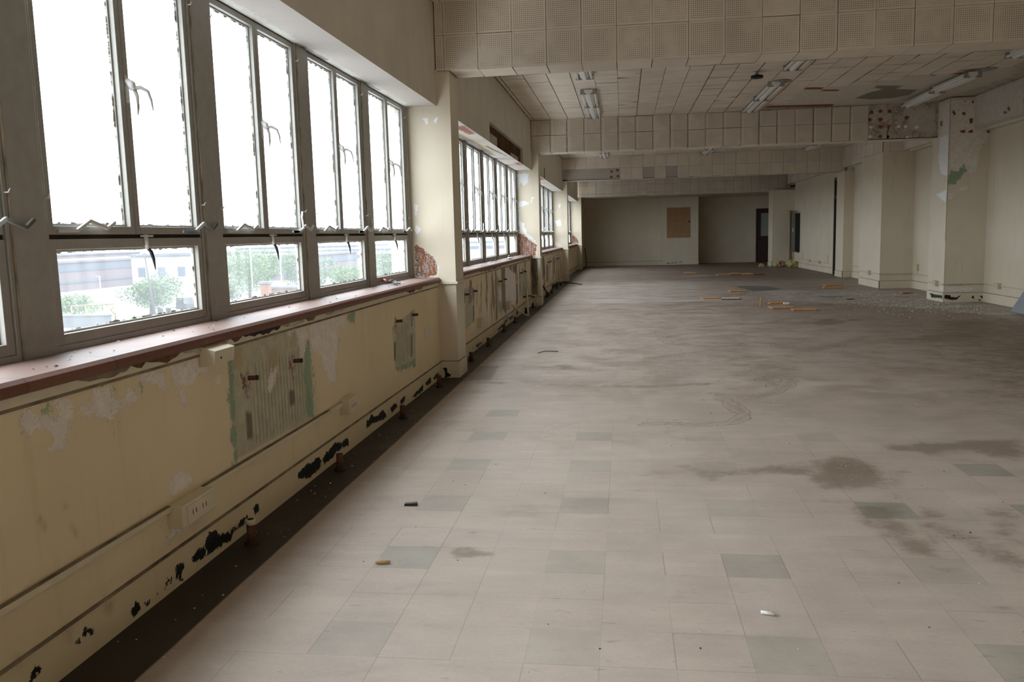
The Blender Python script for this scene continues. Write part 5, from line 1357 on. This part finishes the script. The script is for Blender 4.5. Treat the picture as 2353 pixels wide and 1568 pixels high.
lump('insulation_heap', (5.12, 29.12, 0), 0.2, ('insulation_yellow', 'insulation_pink'), 'yellow and pinkish insulation wad left of the corner heap', 5)
lump('insulation_scrap', (4.55, 29.2, 0), 0.12, ('insulation_yellow',), 'small lone yellow insulation scrap near the alcove corner', 8)
lump('insulation_scrap', (4.88, 29.25, 0), 0.06, ('insulation_yellow',), 'tiny greenish insulation scrap at the foot of the end wall', 9)

# leaning board, right edge of the picture
t = thing('leaning_board', (5.5, 12.93, 0), 'blue grey board leaning on the right wall at the picture edge', 'board')
q = MB(); q.prism([(0.0, 0.0), (0.018, 0.0), (0.295, 0.46), (0.277, 0.47)], 'y', -1.2, 0, 'board_grey'); q.build('panel', t, 0.002)

# ------------------------------------------------------------------ fallen ceiling tiles and scraps on the floor
def fallen_tile(x, y, rz, w_, d_, tilt, label, top='tile_back_tan', edge='tile_back_orange', lift=0.0, broken=False):
    t = thing('fallen_ceiling_tile', (x, y, 0.001 + lift), label, 'ceiling tile', 'fallen ceiling tiles on the floor', rz=math.radians(rz))
    t.rotation_euler = (math.radians(tilt), 0, math.radians(rz))
    pts = [(-w_ / 2, -d_ / 2), (w_ / 2, -d_ / 2), (w_ / 2, d_ / 2), (-w_ / 2, d_ / 2)]
    if broken:
        pts = [(-w_ / 2, -d_ / 2), (w_ * .1, -d_ * .5), (w_ * .2, -d_ * .38), (w_ / 2, -d_ * .42), (w_ * .46, d_ * .3), (w_ * .2, d_ / 2), (-w_ * .3, d_ * .42), (-w_ * .52, d_ * .1)]
    q = MB(); q.prism(pts, 'z', 0, 0.019, edge); q.build('board', t, 0.002)
    q = MB(); q.prism([(a * .97, c_ * .97) for a, c_ in pts], 'z', 0.0192, 0.0205, top); q.build('face', t)
    return t
FT = [
 (2.31, 17.9, 4, .33, .30, 0, 'lone fallen tile lying on the dark bare patch of floor', False),
 (1.60, 16.15, 8, .34, .30, 1.5, 'tan tile of the pair left of the middle, lying farther left', False),
 (1.93, 15.9, -3, .32, .26, 0, 'white-faced dark-edged tile touching the left pair', False),
 (2.60, 14.85, 5, .32, .22, 2, 'broken tile with ragged orange end behind the front pair', True),
 (2.50, 13.95, 6, .36, .30, 0, 'orange-edged tile, left of the two nearest the camera', False),
 (2.75, 13.52, -2, .34, .28, 0, 'orange-edged tile nearest the camera, right of the pair', False),
 (4.52, 19.25, 3, .36, .28, 0, 'far tile of the orange pair near the wide column', False),
 (4.33, 18.45, -3, .36, .26, 0, 'near tile of the orange pair near the wide column', False),
 (5.22, 16.6, 10, .22, .18, 3, 'small broken tile piece lying by the right columns', True),
 (1.96, 25.9, 3, .36, .30, 1, 'tan tile lying alone far left in the third bay', False),
 (2.78, 24.6, 14, .40, .24, 2, 'first broken tile of the far ragged row', True),
 (3.12, 24.75, 10, .34, .26, 3, 'second broken tile of the far ragged row', True),
 (3.45, 24.5, -8, .32, .28, 4, 'third broken tile of the far ragged row, highest', True),
 (3.75, 24.3, -12, .30, .22, 1, 'last dark broken tile of the far ragged row', True),
]
for x, y, rz, w_, d_, tl, lab, br in FT:
    white = 'white-faced' in lab; dark = 'dark broken' in lab
    fallen_tile(x, y, rz, w_, d_, tl, lab, top='chip_white' if white else ('tile_edge_dark' if dark else 'tile_back_tan'), edge='tile_edge_dark' if (white or dark) else 'tile_back_orange', broken=br, lift=0.012 if tl > 2 else 0)
q = MB(); q.prism([(-0.055, 0), (0.055, 0), (0.015, 0.03), (-0.03, 0.13)], 'y', -0.008, 0.008, 'tile_back_tan'); q.v = [(a, b_ * 1.0 + c_ * 0.25, c_) for a, b_, c_ in q.v]
o = q.build('tile_shard'); o.location = (2.28, 14.4, 0.001); o.rotation_euler = (0, 0, 0.25); tag(o, 'pointed triangular tile shard standing on edge left of the broken tile', 'tile shard')
q = MB(); q.prism([(-0.05, -0.03), (0.04, -0.035), (0.06, 0.02), (0, 0.05), (-0.055, 0.02)], 'z', 0, 0.03, 'chip_white'); o = q.build('plaster_chunk', bevel=0.008); o.location = (2.68, 14.52, 0.012); tag(o, 'white plaster lump resting against the broken tile', 'plaster')
q = MB(); q.box(0, 0.56, -0.06, 0.06, 0, 0.03, 'tile_back_tan'); o = q.build('wood_strip', bevel=0.003); o.location = (-0.82, 32.7, 0.001); tag(o, 'pale wooden strip lying along the left alcove wall', 'wood')
q = MB(); q.tube([(-0.028, -0.005, 0.008), (0, 0, 0.009), (0.028, 0.004, 0.008)], [0.005, 0.009, 0.006], 'tile_back_tan', 8); o = q.build('wood_chip'); o.location = (-0.95, 3.08, 0.0); tag(o, 'small orange chip on the near floor, left of the brown scuff', 'chip')
q = MB(); q.tube([(-0.022, 0.004, 0.007), (0.02, -0.006, 0.007)], [0.006, 0.007], 'lamp_white', 8); o = q.build('cigarette_butt'); o.location = (0.46, 2.74, 0.0); tag(o, 'tiny white stub lying on the near floor', 'stub')
q = MB(); q.box(-0.03, 0.03, -0.012, 0.012, 0.0, 0.008, 'black_iron'); q.tube([(-0.028, 0.0, 0.009), (0.03, 0.004, 0.012)], 0.006, 'lamp_grey', 6); o = q.build('metal_clip'); o.location = (-1.02, 3.80, 0.001); tag(o, 'small black metal clip left of a grey green tile', 'clip')
fallen('wire_scrap', [(-0.93, 8.95, 0.006), (-0.86, 9.05, 0.012), (-0.72, 9.06, 0.006)], 0.004, 'black_iron', 'short dark curved wire among the far grey tiles', 'wire')
q = MB(); q.prism([(-0.06, -0.02), (0.0, -0.035), (0.07, -0.01), (0.02, 0.03), (-0.05, 0.02)], 'z', 0, 0.012, 'black_iron'); o = q.build('rubber_scrap'); o.location = (3.93, 15.45, 0.001); tag(o, 'black rubber scrap beside the second bare floor patch', 'scrap')
# crumbs nobody could count
q = MB(); R = random.Random(12)
def crumb(x, y, r, mat):
    a = R.uniform(0, 3.14); c_, s_ = math.cos(a), math.sin(a)
    P_ = [(-r, -r * .6, 0), (r, -r * .5, 0), (r * .7, r * .7, 0), (-r * .6, r * .6, 0), (0, 0, r * R.uniform(.5, 1.1))]
    q.add([(x + u_ * c_ - v_ * s_, y + u_ * s_ + v_ * c_, 0.0006 + w_) for u_, v_, w_ in P_], [(0, 1, 4), (1, 2, 4), (2, 3, 4), (3, 0, 4)], mat)
for _ in range(420): crumb(R.uniform(-1.4, 5.6), R.uniform(1.8, 14.0) ** 1.0, R.uniform(0.0015, 0.005), R.choice(('chip_white', 'chip_white', 'tile_edge_dark', 'black_iron')))
for _ in range(120): crumb(R.uniform(-1.64, -1.42), R.uniform(2.0, 15.0), R.uniform(0.002, 0.006), R.choice(('chip_white', 'old_plaster', 'old_plaster')))
for _ in range(900):
    x_ = R.gauss(5.0, 0.7); y_ = R.gauss(14.2, 0.9)
    if x_ > 5.45 or (x_ > 5.15 and y_ > 14.6): continue
    crumb(x_, y_, R.uniform(0.003, 0.011), 'chip_white')
for _ in range(500): crumb(R.uniform(2.0, 5.1), R.gauss(16.4, 0.8), R.uniform(0.003, 0.009), 'chip_white')
for _ in range(160): crumb(R.gauss(1.22, 0.13), R.gauss(4.6, 0.18), R.uniform(0.002, 0.004), 'tile_back_tan')
tag(q.build('debris'), 'scattered crumbs of white plaster and dirt over the floor', 'debris', kind='stuff')
q = MB()
for _ in range(160):
    x_, y_ = R.uniform(-1.87, -1.66), R.uniform(2.2, 14.8)
    r = R.uniform(0.0015, 0.006)
    z_ = 0.9125 + (-x_ - 1.65) * 0.0107
    q.add([(x_ - r, y_ - r, z_), (x_ + r, y_ - r, z_), (x_ + r * .8, y_ + r, z_), (x_ - r, y_ + r * .7, z_), (x_, y_, z_ + r * .8)], [(0, 1, 4), (1, 2, 4), (2, 3, 4), (3, 0, 4)], R.choice(('gap_dark', 'old_plaster', 'rust_dark')))
tag(q.build('debris'), 'crumbs of old putty scattered on the terracotta sills', 'debris', kind='stuff')

# ------------------------------------------------------------------ outside
GZ = -9.0
b = MB(); b.box(-900, -12, -300, 1200, GZ - 1, GZ, 'ext_ground'); tag(b.build('ground'), 'pale concrete yard and streets below the windows', 'ground', kind='structure')
b = MB(); b.box(-140, -60, 80, 140, GZ, GZ + 0.06, 'ext_grass'); tag(b.build('grass'), 'green weedy ground around the yard trees', 'grass', kind='structure')
def leafy(b, c, rx, ry, rz_, n, mat, R, sz=0.35):
    for _ in range(n):
        while True:
            p = (R.uniform(-1, 1), R.uniform(-1, 1), R.uniform(-1, 1))
            d = math.sqrt(sum(k * k for k in p))
            if 0.35 < d < 1: break
        p = (c[0] + p[0] * rx, c[1] + p[1] * ry, c[2] + p[2] * rz_)
        a = [R.uniform(-1, 1) for _ in range(6)]
        u_ = Vector(a[:3]).normalized() * sz * R.uniform(.6, 1.3); v_ = Vector(a[3:]).normalized() * sz * R.uniform(.5, 1)
        p = Vector(p)
        b.add([p, p + u_ * .5 + v_ * .35, p + u_, p + u_ * .5 - v_ * .35], [(0, 1, 2, 3)], mat)
def tree(x, y, h, r, label, seed, mat='leaf_green', blobs=9, n=420, group='trees below the windows'):
    R = random.Random(seed)
    t = thing('tree', (x, y, GZ), label, 'tree', group)
    q = MB(); q.tube([(0, 0, 0), (0.1, 0.1, h * 0.35), (0.0, 0.2, h * 0.7)], [0.28, 0.2, 0.08], 'ext_pole', 8); q.build('trunk', t)
    q = MB()
    for k in range(blobs):
        a = R.uniform(0, 6.28); d = R.uniform(0, 0.62) * r
        c = (d * math.cos(a), d * math.sin(a), h * R.uniform(0.35, 0.82))
        leafy(q, c, r * R.uniform(.4, .55), r * R.uniform(.4, .55), h * R.uniform(.16, .24), n, mat, R)
    q.build('crown', t)
    return t
tree(-67.5, 113, 6.2, 5.0, 'rounded bright green bush left of the leaning pole', 1, blobs=12, n=500)
tree(-79, 112, 3.6, 4.6, 'low yellow green bush behind the yellow gate frame', 2, mat='leaf_pale')
tree(-64.5, 130, 4.6, 3.0, 'small green bush at the foot of the utility pole', 3)
tree(-58.5, 126, 10.5, 6.0, 'large pale green tree filling the second near window', 4, mat='leaf_pale', blobs=14, n=560)
tree(-48.0, 124, 9.2, 5.0, 'darker green tree right of the large pale one', 5, blobs=12, n=520)
tree(-66, 150, 9.0, 5.0, 'thin green tree behind the brick stub', 6)
tree(-47, 139, 6.2, 5.5, 'left pale green tree in the third near window', 7, mat='leaf_pale', blobs=10)
tree(-46, 158, 8.0, 5.5, 'right green tree in the third near window', 8, blobs=10)
tree(-45, 178, 6.5, 5.0, 'faint green tree in the last near window', 9, mat='leaf_pale')
def building(name, x0, x1, y0, y1, h, mat, label, bands=(), windows=0):
    t = thing(name, (x0, y0, GZ), label, 'building', 'buildings beyond the yard')
    W_, D_ = x1 - x0, y1 - y0
    q = MB(); q.box(0, W_, 0, D_, 0, h, mat); q.build('wall', t)
    q = MB(); q.box(-0.4, W_ + 0.4, -0.4, D_ + 0.4, h, h + 0.5, 'ext_roof'); q.build('roof', t)
    for z0, z1, m_ in bands:
        q = MB(); q.box(W_, W_ + 0.15, 0.5, D_ - 0.5, z0, z1, m_); q.box(0.5, W_ - 0.5, -0.15, 0, z0, z1, m_); q.build('window_band', t)
    for k in range(windows):
        yy = D_ * (k + 0.5) / windows
        q = MB(); q.box(W_, W_ + 0.1, yy - 0.8, yy + 0.8, h * 0.45, h * 0.7, 'ext_dark'); q.build('window', t)
        xx = W_ * (k + 0.5) / windows
        q = MB(); q.box(xx - 0.8, xx + 0.8, -0.1, 0, h * 0.45, h * 0.7, 'ext_dark'); q.build('window', t)
    return t
building('factory', -148, -128, 160, 250, 6.6, 'ext_pink', 'long low pink building with blue clerestory bands', bands=((4.6, 5.9, 'ext_dark'), (1.8, 2.3, 'ext_dark')))
building('warehouse', -104, -86, 168, 188, 7.9, 'ext_white', 'tall blank white building in front of the pink one', windows=4)
building('factory', -118, -84, 215, 260, 6.2, 'ext_pink', 'pink workshop with blue window band right of the white building', bands=((4.0, 5.4, 'ext_dark'), (1.4, 2.0, 'ext_dark')))
building('warehouse', -165, -112, 345, 395, 7.5, 'ext_white', 'pale flat roofed warehouse in the far distance', bands=((4.5, 6.0, 'ext_dark'),))
building('warehouse', -105, -70, 290, 325, 6.5, 'ext_white', 'pale shed behind the trees with a dark strip', bands=((3.8, 5.0, 'ext_dark'),))
building('warehouse', -66, -30, 345, 375, 7.8, 'ext_white', 'long pale shed seen in the third near window', bands=((5.2, 6.4, 'ext_dark'),))
building('factory', -260, -200, 260, 330, 7.2, 'ext_pink', 'distant pink block at the far left', bands=((4.0, 5.8, 'ext_dark'),))
# utility pole
t = thing('utility_pole', (-61.5, 104, GZ), 'tall utility pole with crossarm right of the green bush', 'pole')
q = MB(); q.tube([(0, 0, 0), (-1.2, 0.4, 9.3)], [0.17, 0.10], 'ext_pole', 8); q.build('post', t)
q = MB(); q.box(-2.4, 0.2, 0.3, 0.5, 8.7, 8.85, 'ext_pole'); q.build('crossarm', t)
for dx in (-2.2, -1.7, -0.6, 0.0):
    q = MB(); q.tube([(dx, 0.4, 8.85), (dx, 0.4, 9.1)], 0.06, 'ext_white', 6); q.build('insulator', t)
for x_, y_, h_, lab in ((-54.0, 117.5, 10.5, 'slim white lamp post before the large pale tree'), (-49.5, 117.5, 12, 'taller white lamp post right of the slim one'), (-83, 125, 5.5, 'thin grey post behind the gate frame')):
    t = thing('lamp_post', (x_, y_, GZ), lab, 'post')
    q = MB(); q.tube([(0, 0, 0), (0, 0, h_)], 0.09, 'ext_white', 8); q.build('post', t)
    q = MB(); q.box(-0.6, 0.1, -0.1, 0.1, h_ - 0.05, h_ + 0.08, 'ext_white'); q.build('lamp_head', t)
# yellow gate frame
t = thing('gate_frame', (-73.5, 104, GZ), 'yellow steel gate frame with corner braces in the yard', 'frame')
for a, c_ in (((0, 0, 0), (0, 0, 2.4)), ((1.7, 0.5, 0), (1.7, 0.5, 2.4)), ((5.2, 1.6, 0), (5.2, 1.6, 2.5))):
    q = MB(); q.tube([a, c_], 0.1, 'ext_yellow', 6); q.build('post', t)
q = MB(); q.tube([(0, 0, 2.4), (5.2, 1.6, 2.5)], 0.1, 'ext_yellow', 6); q.build('rail', t)
for a, c_ in (((4.2, 1.3, 2.4), (5.2, 1.6, 1.0)), ((4.7, 1.45, 1.6), (5.2, 1.6, 2.4))):
    q = MB(); q.tube([a, c_], 0.06, 'ext_yellow', 6); q.build('brace', t)
# truck
t = thing('truck', (-66.6, 119.5, GZ), 'small flatbed truck parked right of the utility pole', 'truck', rz=-0.15)
q = MB(); q.prism([(0, 0.6), (1.9, 0.6), (1.9, 1.3), (1.5, 2.3), (0.1, 2.3), (0, 1.4)], 'y', -1.0, 1.0, 'ext_truck'); q.build('cab', t, 0.05)
q = MB(); q.prism([(1.45, 1.4), (1.82, 1.4), (1.5, 2.15), (1.45, 2.15)], 'y', -1.03, -1.0, 'ext_white'); q.build('window', t)
q = MB(); q.box(-4.0, -0.1, -1.05, 1.05, 0.75, 0.95, 'ext_white'); q.box(-4.0, -3.9, -1.05, 1.05, 0.95, 1.7, 'ext_white'); q.build('flatbed', t)
for x_ in (1.2, -2.9):
    for y_ in (-1.05, 0.8):
        q = MB(); q.disc((x_, y_, 0.42), 'y', 0.42, 0.25, 'black_iron', 16); q.build('wheel', t)
# near brick parapets and low walls
def ext_wall(x0, x1, y0, y1, z0, z1, mat, label, cat='wall', name='yard_wall'):
    q = MB(); q.box(x0, x1, y0, y1, z0, z1, mat); q.box(x0 - .1, x1 + .1, y0 - .1, y1 + .1, z1, z1 + 0.15, 'ext_roof'); return tag(q.build(name), label, cat, kind='structure')
ext_wall(-78, -64.0, 97.5, 98.1, GZ, GZ + 1.6, 'ext_roof', 'low grey wall crossing the yard before the gate frame')
ext_wall(-78, -60.5, 91, 94, GZ, GZ + 0.35, 'brick_orange', 'orange brick bed along the foot of the yard wall')
ext_wall(-40, -33, 41, 52, -9, -4.35, 'brick_orange', 'orange brick outbuilding close below the leftmost window')
ext_wall(-26.6, -22.9, 60.0, 61.0, -9, -2.2, 'brick_orange', 'orange brick parapet low in the second near window')
ext_wall(-26.3, -25.7, 58.5, 59.1, -9, -1.75, 'brick_orange', 'orange brick chimney stub at the left of the parapet', 'chimney', 'chimney')
ext_wall(-22.8, -21.4, 62, 64, -9, -2.2, 'ext_blue', 'blue tarpaulin bundle right of the brick parapet', 'tarpaulin', 'tarpaulin')
ext_wall(-21.3, -18.4, 63, 65, -9, -2.35, 'ext_blue', 'blue covered roof strip low in the third near window', 'tarpaulin', 'tarpaulin')
ext_wall(-24.6, -20, 59.5, 60, -9, -2.6, 'ext_pink', 'pale retaining wall under the blue strip')
print('objects', len(bpy.data.objects))
